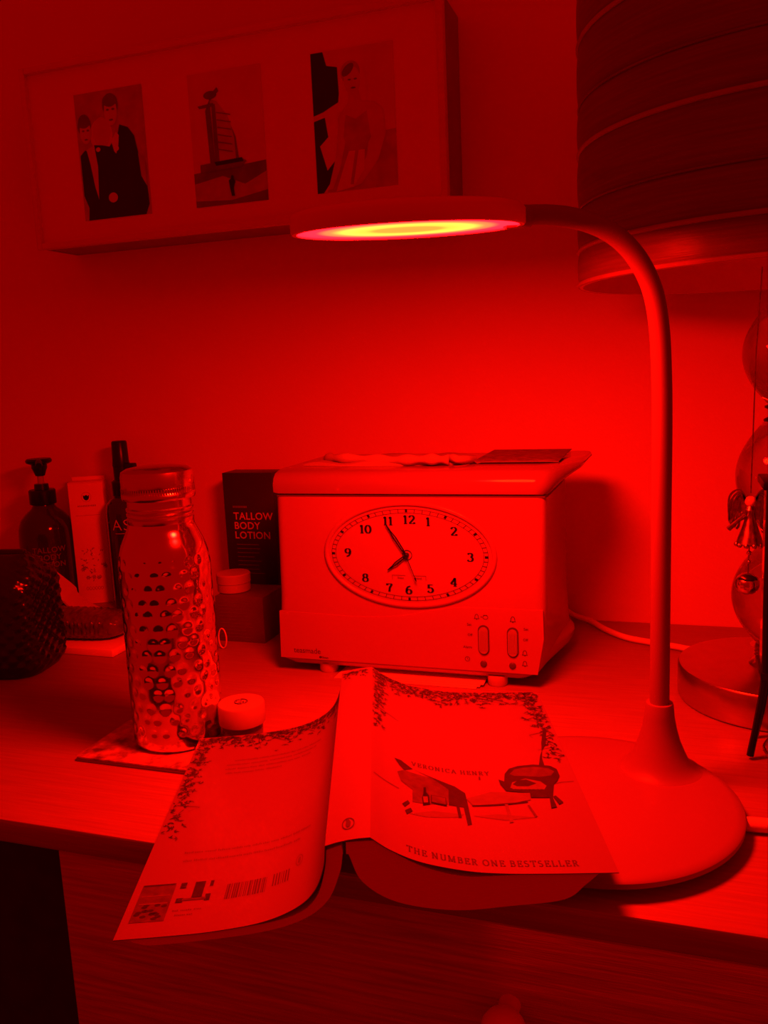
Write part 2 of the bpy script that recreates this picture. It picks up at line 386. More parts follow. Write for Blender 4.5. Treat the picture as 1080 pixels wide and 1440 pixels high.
dm = MB().lathe([(DR, .0006), (DR*.5, .0006), (.001, .0006)], (0, 0, 0), 64, cap0=False)
do = dm.build('diffuser', diffuser_mat(DR), None, 0); do.parent = head
do.matrix_parent_inverse = Matrix.Identity(4)
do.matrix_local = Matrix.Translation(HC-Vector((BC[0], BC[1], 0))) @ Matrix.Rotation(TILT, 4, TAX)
pl(do, 'round milky diffuser glowing yellow and red')
# its supply lead leaving the base on the right
MB().tube(spline([(.040, .5415, .0055), (.052, .5425, .0052), (.075, .5445, .0050), (.16, .549, .0048), (.30, .56, .0048), (.47, .60, .0048)], 5), .0046, 10).build('supply_lead', M['cord'], lamp)

# ================================================================== teasmade
YF = .751
tea = thing('tea_making_clock', (-.235, .84, 0), 'cream bedside tea maker with an oval clock face', 'tea maker')
def plan(x0, x1, yf, bx0, bx1, yb, rf, rb, n=6): return rpoly([(x0, yf), (x1, yf), (bx1, yb), (bx0, yb)], [rf, rf, rb, rb], n)
def loft(secs): 
    mb = MB(); mb.rings([[(x, y, z) for x, y in p] for p, z in secs]); return mb
secs = [(plan(-.363, -.126, YF+.006, -.385, -.092, .915, .008, .055), .0085), (plan(-.370, -.119, YF+.001, -.392, -.083, .925, .008, .06), .0135),
        (plan(-.372, -.117, YF+.001, -.393, -.081, .926, .008, .06), .022), (plan(-.371, -.118, YF+.004, -.390, -.086, .922, .008, .06), .029), (plan(-.366, -.124, YF+.01, -.37, -.10, .91, .008, .05), .034)]
loft(secs).build('base_plate', M['tea'], tea)
secs = [(plan(-.3735, -.1150, YF, -.372, -.094, .905, .007, .03), .0150), (plan(-.3735, -.1110, YF, -.370, -.096, .903, .008, .03), .03), (plan(-.3725, -.1065, YF, -.366, -.099, .90, .009, .03), .06),
        (plan(-.3715, -.1050, YF, -.364, -.1005, .90, .010, .03), .08), (plan(-.369, -.1040, YF, -.362, -.1005, .90, .010, .03), .1795), (plan(-.366, -.107, YF+.003, -.36, -.103, .897, .010, .03), .1805)]
loft(secs).build('body', M['tea'], tea)
# lower control panel, a touch proud, with the wavy top edge
edge = spline([(-.371, .0640), (-.330, .0630), (-.290, .0622), (-.262, .0632), (-.236, .0665), (-.214, .0715), (-.190, .0755), (-.165, .0765), (-.108, .0770)], 6)
poly = [(-.3725, .0155), (-.1135, .0155), (-.1075, .05)]+[(p.x, p.y) for p in reversed(edge)]
cp = MB().prism(poly, 'y', YF-.0009, YF+.002).build('control_panel', M['tea'], tea, 30)
# lid with a rounded front and a flared right end
def lidsec(x, zlo, ztop, yf, yb):
    pr_ = [(yb, zlo), (yf+.004, zlo), (yf, zlo+.002), (yf-.0005, zlo+.4*(ztop-zlo)), (yf+.002, zlo+.68*(ztop-zlo)), (yf+.0065, zlo+.86*(ztop-zlo)), (yf+.014, ztop-.0012), (yf+.024, ztop), (yb-.01, ztop), (yb, ztop-.004)]
    return [(x, y, z) for y, z in pr_]
L_ = [(-.3705, .1840, .2035, .7535, .895), (-.3695, .1822, .2050, .7515, .90), (-.364, .1812, .2055, YF-.0005, .903), (-.30, .1812, .2055, YF-.0008, .905), (-.2, .1812, .2055, YF-.0008, .905), (-.115, .1812, .2055, YF-.0008, .905),
      (-.107, .1812, .2057, YF, .906), (-.1015, .1835, .2060, .756, .907), (-.0965, .1885, .2063, .765, .907), (-.091, .1935, .2066, .776, .906), (-.0845, .1975, .2068, .79, .904), (-.079, .2005, .2068, .80, .90), (-.0765, .2030, .2062, .81, .893)]
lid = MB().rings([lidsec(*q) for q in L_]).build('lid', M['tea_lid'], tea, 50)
MB().box((-.366, YF+.001, .1798), (-.105, .90, .1816)).build('lid_gap', M['dark_slot'], tea, 0)
for x, y in ((-.326, .764), (-.1527, .760), (-.33, .90), (-.13, .90)):
    MB().lathe([(.0085, 0), (.0095, .002), (.0095, .010)], (x, y, 0), 24).build('foot', M['foot'], tea)
# clock
CX, CZ = -.2336, .1249
cy = YF-.0004
dial = MB().prism(ellipse(CX, CZ, .0815, .0478, 72), 'y', cy-.0004, YF+.001).build('clock_dial', M['dial'], tea, 30)
MB().torus((CX, YF-.0002, CZ), .0825, .0026, 96, 10, .0492, 'y', .9).build('bezel', M['tea'], dial)
DY = cy-.0007
fd = lambda x, z: (x, DY, z)
mb = MB()
for i in range(60):
    a = PI/2-2*PI*i/60; big = i % 5 == 0
    tx, tz = math.cos(a), math.sin(a)
    o_ = Vector((CX+.0768*tx, CZ+.0440*tz)); i_ = Vector((CX+.0728*tx, CZ+.0404*tz)); wd = .0022 if big else .0005
    if big: i_ = o_.lerp(i_, .8)
    put(mb, ribbon([tuple(o_), tuple(i_)], [wd, wd]), fd)
    if not big:
        b = PI/2-2*PI*(i+1)/60
for rr, rz in ((.0768, .0440), (.0728, .0404)):
    E_ = ellipse(CX, CZ, rr, rz, 120); E_.append(E_[0]); put(mb, ribbon(E_, [.0003]*len(E_)), fd)
mb.build('minute_track', M['ink'], dial, 0)
NUM = {12: (-.2311, .1590), 1: (-.2127, .1573), 2: (-.1885, .1486), 3: (-.1736, .1246), 4: (-.1898, .1005), 5: (-.2126, .0934), 6: (-.2339, .0912), 7: (-.2530, .0928), 8: (-.2772, .1017), 9: (-.2939, .1259), 10: (-.2748, .1492), 11: (-.2519, .1575)}
for k, (x, z) in NUM.items():
    mb = MB(); put(mb, xform(serif(str(k), .0080, thick=.27, thin=.075, gap=.12, width=1.28), x, z-.0040), fd); mb.build('numeral', M['ink'], dial, 0)
mb = MB()
put(mb, xform(text('Swan', .0021), -.2415, .1017), fd); put(mb, xform(text('Brand', .0021), -.2245, .1017), fd)
put(mb, rect(-.2500, .1050, -.2370, .1053)+rect(-.2500, .1008, -.2497, .1053)+rect(-.2290, .1050, -.2166, .1053)+rect(-.2169, .1008, -.2166, .1053), fd)
mb.build('dial_lettering', M['ink_soft'], dial, 0)
def hand(name, tip, wid, y, hollow):
    p0 = Vector((-.2345, .1252)); p1 = Vector(tip); d_ = p1-p0; n_ = Vector((-d_.y, d_.x)).normalized()
    mb = MB(); F = lambda x, z: (x, y, z)
    def st(a, b, w0, w1):
        q = [a+n_*w0/2, a-n_*w0/2, b-n_*w1/2, b+n_*w1/2]; mb.prism([tuple(v) for v in q], 'y', y, y+.0004)
    if hollow:
        for s_ in (-1, 1):
            a = p0+d_*.15+n_*s_*wid*.35; b = p0+d_*.55+n_*s_*wid*.5; c = p0+d_*.82
            st(a, b, wid*.42, wid*.42); st(b, c, wid*.42, wid*.42)
        st(p0-d_*.06, p0+d_*.17, wid*.9, wid*.9); st(p0+d_*.80, p1, wid*.7, wid*.35)
    else:
        st(p0-d_*.2, p1, wid, wid*.6); st(p0+d_*.86, p0+d_*.98, wid*2.6, wid*1.2)
    return mb.build(name, M['ink'], dial, 0)
hand('hour_hand', (-.2537, .1102), .0026, DY-.0020, True)
hand('minute_hand', (-.2538, .1553), .0024, DY-.0028, True)
hand('second_hand', (-.2252, .1005), .0006, DY-.0036, False)
xf = Matrix.Translation((-.2345, DY, .1252)) @ Matrix.Rotation(PI/2, 4, 'X')
MB().lathe([(.0022, 0), (.0022, .0040), (.0014, .0048)], n=20, xf=xf).build('hand_boss', M['ink'], dial)
MB().torus((-.2342, DY-.0002, .1252), .0046, .0003, 32, 6, .0046, 'y').build('boss_ring', M['ink_soft'], dial)
# switches
def capsule(cx, cz, hw, hh, n=10): return [(cx+hw*math.cos(a), cz+(hh-hw)+hw*math.sin(a)) for a in [PI*i/n for i in range(n+1)]]+[(cx-hw*math.cos(a), cz-(hh-hw)-hw*math.sin(a)) for a in [PI*i/n for i in range(n+1)]]
PY = YF-.0009
for cx, cz in ((-.1631, .0460), (-.1359, .0452)):
    sw = MB().prism(capsule(cx, cz, .0054, .0145), 'y', PY-.0004, PY+.001).build('rocker_switch', M['dark_slot'], cp)
    mb = MB().prism(capsule(cx, cz-.0002, .0043, .0128), 'y', PY-.0018, PY+.001)
    for k in range(5): x = cx+(k-2)*.0016; mb.box((x-.0003, PY-.0024, cz-.0095), (x+.0003, PY-.0016, cz+.0095))
    o = mb.build('rocker_pad', M['switch'], tea); 
    xf = Matrix.Translation((cx-.0006, PY+.0005, .0228)) @ Matrix.Rotation(PI/2, 4, 'X')
    MB().lathe([(.0032, 0), (.0032, .0010), (.0026, .0016), (.0012, .0018)], n=20, xf=xf).build('indicator_light', M['dark_slot'], tea)
mb = MB(); fp = lambda x, z: (x, PY-.0002, z)
put(mb, xform(text('teasmade', .0056, align='LEFT', space=.98), -.3578, .0215, .98, 1), fp)
mb.build('maker_lettering', M['ink_soft'], cp, 0)
mb = MB(); put(mb, xform(text('Swan', .0022, .02, align='LEFT'), -.3272, .0158+.0012), fp); put(mb, tess(ellipse(-.3290, .0182, .0016, .0012)), fp)
mb.build('maker_emblem', M['ink_soft'], cp, 0)
def bell(x, z, h):
    P = [(x-h*.42, z-h*.32), (x-h*.30, z-h*.18), (x-h*.26, z+h*.2), (x-h*.1, z+h*.42), (x+h*.1, z+h*.42), (x+h*.26, z+h*.2), (x+h*.30, z-h*.18), (x+h*.42, z-h*.32), (x-h*.42, z-h*.32)]
    return ribbon(P, [h*.10]*len(P))+tess(ellipse(x, z-h*.45, h*.1, h*.08, 8))
def icon(name, tris):
    mb = MB(); put(mb, tris, fp); return mb.build(name, M['ink_soft'], cp, 0)
def hoop(x, z, rx, rz, wd): E_ = ellipse(x, z, rx, rz, 14); E_.append(E_[0]); return ribbon(E_, [wd]*len(E_))
for x, z, h in ((-.1692, .0682, .0056), (-.1355, .0672, .0062), (-.1250, .0357, .0058), (-.1251, .0255, .0058)): icon('bell_icon', bell(x, z, h))
icon('plus_icon', rect(-.1655, .0680, -.1640, .0684)+rect(-.1649, .0674, -.1646, .0690))
icon('cup_icon', hoop(-.1610, .0680, .0024, .0019, .0005)+rect(-.1630, .0698, -.1592, .0702))
for s_, x, z in (('Set', -.1765, .0592), ('Off', -.1760, .0492), ('Alarm', -.1785, .0372), ('Set', -.1236, .0574), ('Off', -.1242, .0472)): icon('switch_word', xform(text(s_, .0024, .01), x, z))
icon('timer_icon', hoop(-.1791, .0266, .0022, .0022, .0005)+ribbon([(-.1791, .0280), (-.1791, .0266), (-.1780, .0260)], [.0004]*3))
# power cord round the back
MB().tube(spline([(-.13, .93, .05), (-.118, .955, .024), (-.104, .968, .0085), (-.0852, .9635, .0042), (-.0675, .938, .0035), (-.0435, .912, .0035), (-.0177, .900, .0035), (.0069, .8907, .0035), (.03, .884, .0035), (.10, .89, .0035), (.2, .93, .0035), (.33, .972, .0035)], 6), .0034, 10).build('power_cord', M['cord'], tea)

# on top of it: a rolled cloth, a booklet; under it: leaflets
ct = thing('folded_cloth', (-.28, .83, .2055), 'white cotton cloth folded in a loose roll on top of the tea maker', 'cloth')
path = [(-.335, .812, .2105), (-.318, .795, .2125), (-.29, .790, .2120), (-.26, .786, .2110), (-.235, .782, .2115), (-.214, .780, .2120), (-.200, .784, .2110)]
mb = MB().tube(spline(path, 6), [.0045+.0012*math.sin(i*.9) for i in range(len(path)*6-5)], 12)
mb.build('rolled_edge', M['cloth'], ct)
mb = MB(); nx, ny = 24, 10; rows = []
for j in range(ny+1):
    row = []
    for i in range(nx+1):
        u, v = i/nx, j/ny
        x = -.352+u*.165+.006*math.sin(v*5); y = .788+v*.075-.008*math.sin(u*3.4)
        z = .2072+.0045*math.sin(u*PI)**.5*(.4+.6*math.sin(v*PI))+.0016*math.sin(u*17+v*6)
        row.append((x, y, z))
    rows.append(row)
mb.rings(rows, False, False, False)
low = [[(x, y, .2057) for x, y, z in r] for r in rows]
mb.rings(low, False, False, False)
bd = rows[0]+[r[-1] for r in rows[1:]]+rows[-1][-2::-1]+[r[0] for r in rows[-2:0:-1]]
mb.rings([bd, [(x, y, .2057) for x, y, z in bd]], False, False)
mb.build('cloth_layer', M['cloth'], ct, 60)
mb = MB().tube(spline([(-.206, .800, .2095), (-.196, .786, .2125), (-.190, .782, .2115), (-.183, .79, .2105), (-.180, .805, .2085)], 6), .0038, 10); mb.build('corner_fold', M['cloth'], ct)
bk = thing('booklet', (-.135, .85, .2068), 'thin dark booklet lying on the lid of the tea maker', 'booklet', math.radians(-3))
b0 = MB().box((-.177, .795, .2070), (-.098, .895, .2080)).build('inner_pages', M['cloth'], bk, 0)
b1 = MB().box((-.178, .794, .2080), (-.097, .896, .2086), .0002).build('booklet_cover', M['booklet'], bk)
lf = thing('paper_leaflet', (-.24, .78, 0), 'white folded leaflets lying under the tea maker between its feet', 'leaflet', math.radians(1.5))
for k in range(3):
    MB().box((-.312+.004*k, .742+.003*k, .0004+.0011*k), (-.170+.003*k, .84+.002*k, .0012+.0011*k)).build('sheet', M['whitecard'], lf, 0)

# ================================================================== open book, face down
TAIL = Vector((-.1586, .3821, .0562)); BT = Vector((-.3227, .9456, .0408)); BS = Vector((.9464, .3230, 0)); BN = Vector((.0132, -.0387, .9992)); BL = .2326
PRr = [(.0120, .0015), (.0225, -.0065), (.0385, -.0145), (.0605, -.0205), (.0795, -.0232), (.105, -.0247), (.143, -.026)]
PLl = [(-.0120, -.0023), (-.0138, -.0155), (-.0195, -.029), (-.0300, -.0385), (-.0485, -.046), (-.0755, -.0503), (-.1017, -.052), (-.129, -.053)]
def bw(s, n, b): return TAIL+BS*s+BN*n+BT*b
class Prof:
    def __init__(q, P):
        q.p = spline(P, 8); q.a = [0]
        for i in range(1, len(q.p)): q.a.append(q.a[-1]+(q.p[i]-q.p[i-1]).length)
    def at(q, a):
        i = 1
        while i < len(q.a)-1 and q.a[i] < a: i += 1
        k = (a-q.a[i-1])/(q.a[i]-q.a[i-1]); p = q.p[i-1].lerp(q.p[i], k); d = (q.p[i]-q.p[i-1]).normalized()
        return p, d
PFR, PFL = Prof(PRr), Prof(PLl)
def onR(a, b, off=.0002):
    p, d = PFR.at(a); n_ = Vector((-d.y, d.x)); p = p+n_*off; return tuple(bw(p.x, p.y, b))
def onL(a, b, off=.0002):
    p, d = PFL.at(a); n_ = Vector((d.y, -d.x)); p = p+n_*off; return tuple(bw(p.x, p.y, b))
book = thing('paperback_book', (TAIL.x-.05, TAIL.y+.12, 0), 'open paperback lying face down on the table edge with leaf border cover', 'book')
def sheet(poly2, thick, side, name, b0=0, b1=BL, m_=None):
    top = poly2; n = len(top); bot = []
    for i in range(n):
        d = (top[min(i+1, n-1)]-top[max(i-1, 0)]).normalized(); nn = Vector((-d.y, d.x))*side; bot.append(top[i]-nn*thick)
    ring = top+bot[::-1]
    mb = MB().rings([[tuple(bw(p.x, p.y, b)) for p in ring] for b in (b0, b1)])
    return mb.build(name, m_ or M['paper'], book, 30)
fc = sheet(PFR.p, .0005, 1, 'front_cover'); pl(fc, 'front cover printed with leaves, deck chair and grill')
bc = sheet(PFL.p, .0005, -1, 'back_cover'); pl(bc, 'back cover printed with leaves, blurb and barcode')
sp = sheet([Vector((-.0120, -.0023)), Vector((-.006, -.0006)), Vector((0, .0006)), Vector((.006, .0013)), Vector((.0120, .0015))], .0006, 1, 'spine')
def block(up_, lo_, name):
    ring = up_+lo_[::-1]
    MB().rings([[tuple(bw(p.x, p.y, b)) for p in ring] for b in (.0012, BL-.0015)]).build(name, M['pages'], book, 30)
def inset(prof, side, gap):
    out = []; n = len(prof.p)
    for i in range(2, n-1, 2):
        d = (prof.p[min(i+1, n-1)]-prof.p[i-1]).normalized(); nn = Vector((-d.y, d.x))*side; out.append(prof.p[i]-nn*gap(i/(n-1)))
    return out
upR = [Vector((-.001, -.0015))]+inset(PFR, 1, lambda u: .0008+.0034*math.exp(-((u-.48)/.2)**2))
loR = [Vector((-.0012, -.0085))]+[p for p in spline([(.0000, -.0085), (.0068, -.0255), (.0249, -.0385), (.0551, -.0450), (.0857, -.0440), (.1144, -.0415), (.1265, -.0325)], 6)]
upL = [Vector((-.0035, -.0030))]+inset(PFL, -1, lambda u: .0007+.0036*math.exp(-((u-.40)/.17)**2))
loL = [Vector((-.0028, -.0080))]+[p for p in spline([(-.0030, -.0085), (-.0052, -.0195), (-.0129, -.0362), (-.0289, -.0475), (-.0561, -.0540), (-.1057, -.0580), (-.1185, -.0560)], 6)]
block(upR, loR, 'page_block'); block(upL, loL, 'page_block')
mmv = lambda P: [(a/1000, b/1000) for a, b in P]
ART = {
 'ground': ('art_light', [(25.5, 43.8), (41.3, 53.4), (59.9, 55.1), (57.2, 51.1), (36.1, 45.0)]), 'ground2': ('art_light', [(65.4, 53.9), (80.6, 56.9), (102.8, 53.4), (84.2, 50.3)]),
 'sling': ('art_mid', [(19.5, 87.2), (24.3, 92.7), (42.7, 91.8), (53.5, 81.4), (50.8, 63.2), (39.4, 60.1), (28.6, 57.8), (29.2, 72.1), (21.8, 77.4)]),
 'headrest': ('art_dark', [(17.9, 103.4), (22.7, 103.7), (30.4, 97.5), (24.3, 92.7), (21.1, 96.9)]),
 'rail': ('art_dark', [(30.4, 97.5), (45.1, 91.5), (57.0, 85.7), (62.9, 79.0), (63.3, 69.2), (63.5, 44.7), (60.9, 43.3), (60.4, 62.4), (51.3, 62.8), (52.7, 81.2), (42.7, 91.8)]),
 'leg': ('art_dark', [(56.0, 62.5), (57.8, 62.9), (58.1, 50.7), (56.2, 50.3)]), 'wheel1': ('art_dark', [(21.6, 51.3), (25.5, 57.6), (26.7, 55.1), (23.3, 49.0)]), 'wheel2': ('art_dark', [(23.2, 45.3), (27.0, 50.1), (28.1, 47.2), (24.3, 41.8)]),
 'bottle': ('ink', [(36.6, 77.9), (38.1, 78.5), (38.0, 72.5), (39.5, 69.6), (39.6, 59.6), (35.1, 56.8), (34.9, 65.1), (36.1, 71.0)]), 'label': ('art_light', [(35.5, 66.9), (38.6, 68.1), (38.5, 61.4), (35.7, 60.0)]),
 'sign': ('ink', [(40.9, 70.7), (50.2, 70.5), (50.0, 60.9), (40.3, 61.3)]), 'sign2': ('art_mid', [(41.3, 70.3), (49.8, 70.1), (49.6, 62.6), (40.9, 62.8)]),
 'table': ('art_light', [(62.8, 72.4), (79.3, 81.5), (103.6, 80.3), (102.5, 72.2), (86.8, 67.4), (66.2, 65.3)]), 'tshade': ('art_dark', [(65.6, 65.3), (86.9, 68.5), (100.7, 70.5), (100.3, 69.4), (86.5, 66.7), (66.0, 64.2)]),
 'tleg': ('art_light', [(85.9, 67.4), (87.9, 67.4), (88.3, 48.0), (86.0, 47.6)]), 'tleg2': ('art_mid', [(99.6, 66.3), (100.8, 66.7), (103.4, 54.2), (102.0, 53.0)]),
 'oven': ('art_dark', [(86.3, 96.6), (89.6, 94.2), (91.3, 103.8), (95.1, 110.4), (101.4, 113.8), (111.8, 115.6), (122.8, 113.7), (126.3, 109.1), (126.4, 100.5), (123.6, 94.2), (120.5, 90.1), (116.7, 74.5), (103.2, 74.8), (103.6, 80.3), (89.1, 82.7), (86.6, 90.7)]),
 'ovengloss': ('art_mid', [(94.5, 103.5), (98.5, 109.5), (104, 111.5), (112, 112.5), (121, 110.5), (124, 106), (121, 101), (113, 99.5), (103, 101), (97, 101)]),
 'mouth': ('art_light', [(92.2, 86.1), (94.5, 93.0), (103.6, 97.6), (112.7, 93.8), (115.6, 88.4), (113.3, 84.0), (96.4, 84.4)]), 'food': ('art_dark', [(94.4, 90.5), (98.3, 95.3), (104.0, 96.4), (109.7, 91.4), (104.0, 88.0), (96.8, 88.1)]),
 'chimney': ('art_dark', [(115.6, 114.4), (118.8, 127.2), (121.6, 135.1), (125.6, 143.2), (130.6, 166.2), (128.2, 166.2), (123.2, 146.1), (119.5, 124.5), (119.2, 114.3)]),
 'oleg': ('art_dark', [(114.7, 74.5), (116.7, 74.5), (117.0, 63.7), (113.3, 62.6)]), 'oleg2': ('art_dark', [(117.0, 75.6), (118.9, 76.6), (122.0, 68.9), (119.0, 66.6)]),
 'mark': ('ink_soft', [(73.7, 99.5), (74.8, 99.5), (74.6, 96.5), (73.6, 96.5)]),
}
keys = ['art_light', 'art_mid', 'art_dark', 'ink', 'ink_soft']
mb = MB(); lay = 0
for k, (mk, P) in ART.items():
    mb.cur = keys.index(mk); lay += 1
    put(mb, tess(mmv(P)), lambda a, b: onR(a, b, .00015+.00002*lay), .004)
mb.cur = 0
for k in range(8): put(mb, rect(.0935+.0025*k, .0842, .0948+.0025*k, .0862), lambda a, b: onR(a, b, .0007), .004)
mb.cur = 1; put(mb, ribbon([(.002, .0700), (.010, .0690), (.020, .0672)], [.0006]*3)+ribbon([(.118, .090), (.126, .093), (.134, .094)], [.0005]*3), onR, .004)
mb.build('printed_picture', [M[k] for k in keys], fc, 0)
mb = MB(); put(mb, xform(serif('VERONICA HENRY', .0050, thick=.16, thin=.06, gap=.17, width=.82), .0556, .1022), onR, .003); mb.build('printed_author', M['ink_soft'], fc, 0)
mb = MB(); put(mb, xform(serif('THE NUMBER ONE BESTSELLER', .0052, thick=.17, thin=.06, gap=.17, width=.85), .0700, .0060), onR, .003); mb.build('printed_strapline', M['ink_soft'], fc, 0)
def leafpoly(x, y, l, wd, a):
    c, s_ = math.cos(a), math.sin(a); P = [(0, 0), (.35*l, wd/2), (l, 0), (.35*l, -wd/2)]
    return [(x+c*p-s_*q, y+s_*p+c*q) for p, q in P]
def leaves(mb, fn, spots, amax, tone):
    for (x, y, depth, wgt) in spots:
        for k in range(wgt):
            px = x+random.gauss(0, .003); py = y-abs(random.gauss(0, depth)); a = random.uniform(0, 2*PI)
            for j in range(3):
                l = random.uniform(.0018, .0042); P = leafpoly(px, py, l, l*.42, a+j*1.1+random.uniform(-.3, .3))
                if all(.0003 < p[0] < amax-.0003 and .0008 < p[1] < BL-.0005 for p in P):
                    mb.cur = 0 if random.random() < tone else 1
                    put(mb, tess(P), fn, .004)
        if random.random() < .5:
            q = [(x+random.gauss(0, .003), min(y, BL-.001)), (x+random.gauss(0, .006), y-depth), (x+random.gauss(0, .008), y-depth*1.9)]
            if all(.001 < p[0] < amax-.001 for p in q): mb.cur = 0; put(mb, ribbon(q, [.0006, .0005, .0002]), fn, .004)
AR, AL = PFR.a[-1], PFL.a[-1]
mb = MB()
sp1 = [(x*.001, BL-.001, .0085+.005*random.random(), 8) for x in range(2, int(AR*1000)-1, 3)]
sp1 += [(.005+.002*random.random(), BL-.010-.006*k, .0045, 8 if k < 9 else 4) for k in range(15)]
sp1 += [(AR-.005-.004*random.random(), BL-.010-.006*k, .0045, 8 if k < 9 else 4) for k in range(17)]
sp1 += [(AR-.012, BL-.012-.006*k, .004, 3) for k in range(6)]
leaves(mb, onR, sp1, AR, .68); mb.build('printed_leaves', [M['leafink'], M['leafink2']], fc, 0)
mb = MB()
sp2 = [(x*.001, BL-.001, .0075+.004*random.random(), 8) for x in range(2, int(AL*1000)-1, 3)]
sp2 += [(AL-.005-.003*random.random(), BL-.010-.006*k, .0045, 8 if k < 12 else 4) for k in range(21)]
sp2 += [(.003, BL-.008-.006*k, .004, 4) for k in range(8)]
leaves(mb, onL, sp2, AL, .72); mb.build('printed_leaves', [M['leafink'], M['leafink2']], bc, 0)
onS = lambda s_, b_: tuple(bw(s_, .0020*s_/.012-.0002+.0008*(1-(s_/.012)**2)+.0003, b_))
mb = MB()
for k in range(60):
    x = random.uniform(-.0085, .0085); b = BL-.005-abs(random.gauss(0, .004)); a = random.uniform(0, 6.3); l = random.uniform(.0018, .0036)
    put(mb, tess(leafpoly(x, b, l, l*.42, a)), onS, .002)
mb.build('printed_leaves', M['leafink'], sp, 0)
mb = MB(); E_ = ellipse(.0, .0150, .0032, .0052, 24); E_.append(E_[0]); put(mb, ribbon(E_, [.0006]*len(E_)), onS, .002)
put(mb, tess(ellipse(.0, .0148, .0014, .0034, 14))+tess(ellipse(-.0004, .0180, .0010, .0011, 10)), onS, .002); mb.build('printed_emblem', M['ink_soft'], sp, 0)
# back cover print
mb = MB()
def words(a0, a1, b, h):
    a = a0
    while a > a1:
        wl = random.uniform(.003, .009); e = max(a1, a-wl); x = a
        while x > e:
            lw = random.uniform(.0005, .0009); hh = h*random.choice((.7, .7, 1.0)); put(mb, rect(x-lw, b, x, b+hh), onL, .004); x -= lw+.0004
        a = e-.0012
for k, (a0, a1) in enumerate(((.108, .040), (.113, .044), (.113, .048), (.112, .070))): words(a0, a1, .1895-.0062*k, .0021)
for k, (a0, a1) in enumerate(((.121, .039), (.120, .046))): words(a0, a1, .0745-.0085*k, .0022)
for k, (a0, a1) in enumerate(((.116, .100), (.114, .104))): words(a0, a1, .0200-.004*k, .0012)
mb.build('printed_blurb', M['ink_faint'], bc, 0)
mb = MB()
for x0, x1, b0, b1 in ((.0642, .0878, .0260, .0395), (.0500, .0607, .0290, .0400)):
    x = x0
    while x < x1:
        lw = random.choice((.0003, .0005, .0008, .0011)); put(mb, rect(x, b0, min(x+lw, x1), b1), onL, .004); x += lw+random.choice((.0004, .0006, .0009))
mb.build('printed_barcode', M['ink_soft'], bc, 0)
mb = MB(); ks = ['art_light', 'art_mid', 'art_dark']
mb.cur = 1; put(mb, rect(.1190, .0127, .1387, .0455), onL, .003)
def o2(a, b): return onL(a, b, .0003)
mb.cur = 2
for k in range(16): put(mb, tess(ellipse(random.uniform(.121, .137), random.uniform(.015, .027), .0018, .0012, 8)), o2, .003)
put(mb, rect(.1195, .0440, .1382, .0452), o2, .003)
mb.cur = 0; put(mb, rect(.1205, .0275, .137, .0285)+rect(.1205, .0345, .137, .0352), o2, .003)
mb.cur = 2; put(mb, rect(.1015, .0310, .1075, .0450)+rect(.1125, .0400, .1160, .0450)+rect(.0965, .0272, .0995, .0330)+rect(.1120, .0272, .1160, .0310)+rect(.0965, .0400, .0985, .0450), o2, .003)
mb.cur = 1; put(mb, rect(.0990, .0285, .1125, .0305), o2, .003)
mb.build('printed_picture', [M[k] for k in ks], bc, 0)
mb = MB(); E_ = ellipse(.0440, .0440, .0022, .0050, 20); E_.append(E_[0]); put(mb, ribbon(E_, [.0004]*len(E_))+tess(ellipse(.044, .044, .0010, .0030, 12)), onL, .002); mb.build('printed_emblem', M['ink_faint'], bc, 0)

# ================================================================== hammered bottle on its coaster
co = thing('coaster', (-.397, .5785, 0), 'square coaster with mottled glossy print under the metal bottle', 'coaster')
MB().box((-.4495, .5265, 0), (-.3445, .6315, .0030), .0008).build('cork_backing', M['coaster_edge'], co)
MB().prism(rpoly([(-.4495, .5265), (-.3445, .5265), (-.3445, .6315), (-.4495, .6315)], .004), 'z', .0030, .0042).build('glossy_top', M['coaster'], co)
bx, by, bz = -.3865, .5805, .0042
bot = thing('water_bottle', (bx, by, bz), 'hammered steel water bottle with screw cap standing on a coaster', 'bottle')
prof = spline([(.0330, 0), (.0362, .003), (.0368, .010), (.0368, .05), (.0366, .10), (.0364, .140), (.0358, .152), (.0335, .163), (.0295, .1725), (.0268, .1785), (.0258, .183)], 14)
n = 216; rings_ = []
rows = 13; pitch_z = .0105; cols = 20
def dent(th, z):
    if z < .012 or z > .166: return 0
    k = (z-.018)/pitch_z; d = 0
    for r_ in (math.floor(k), math.floor(k)+1):
        if r_ < 0 or r_ > 13: continue
        zc = .018+r_*pitch_z+.0008*math.sin(r_*2.3); u = th/(2*PI)*cols-(.5 if r_ % 2 else 0); c_ = round(u)
        du = (u-c_-.12*math.sin(c_*3.1+r_*1.7))*2*PI*.0366/cols; q = (du*du+(z-zc)**2)/(.0046**2)
        if q < 1: d += (1-q)**2
    return -.00095*d
zf = []
for i in range(len(prof)-1):
    a, b = prof[i], prof[i+1]; st = max(1, int((b-a).length/.0011))
    zf += [a.lerp(b, k/st) for k in range(st)]
zf.append(prof[-1])
for p in zf:
    rings_.append([(bx+(p.x+dent(2*PI*j/n, p.y))*math.cos(2*PI*j/n), by+(p.x+dent(2*PI*j/n, p.y))*math.sin(2*PI*j/n), bz+p.y) for j in range(n)])
MB().rings(rings_).build('body', M['silver'], bot, 60)
MB().lathe([(.0258, .1825), (.0262, .1850), (.0262, .1865), (.0250, .1875), (.0262, .1890), (.0262, .1903), (.0250, .1915), (.0262, .1930), (.0262, .1945), (.0250, .1955), (.0250, .2080)], (bx, by, bz), 64).build('threaded_neck', M['silver_cap'], bot)
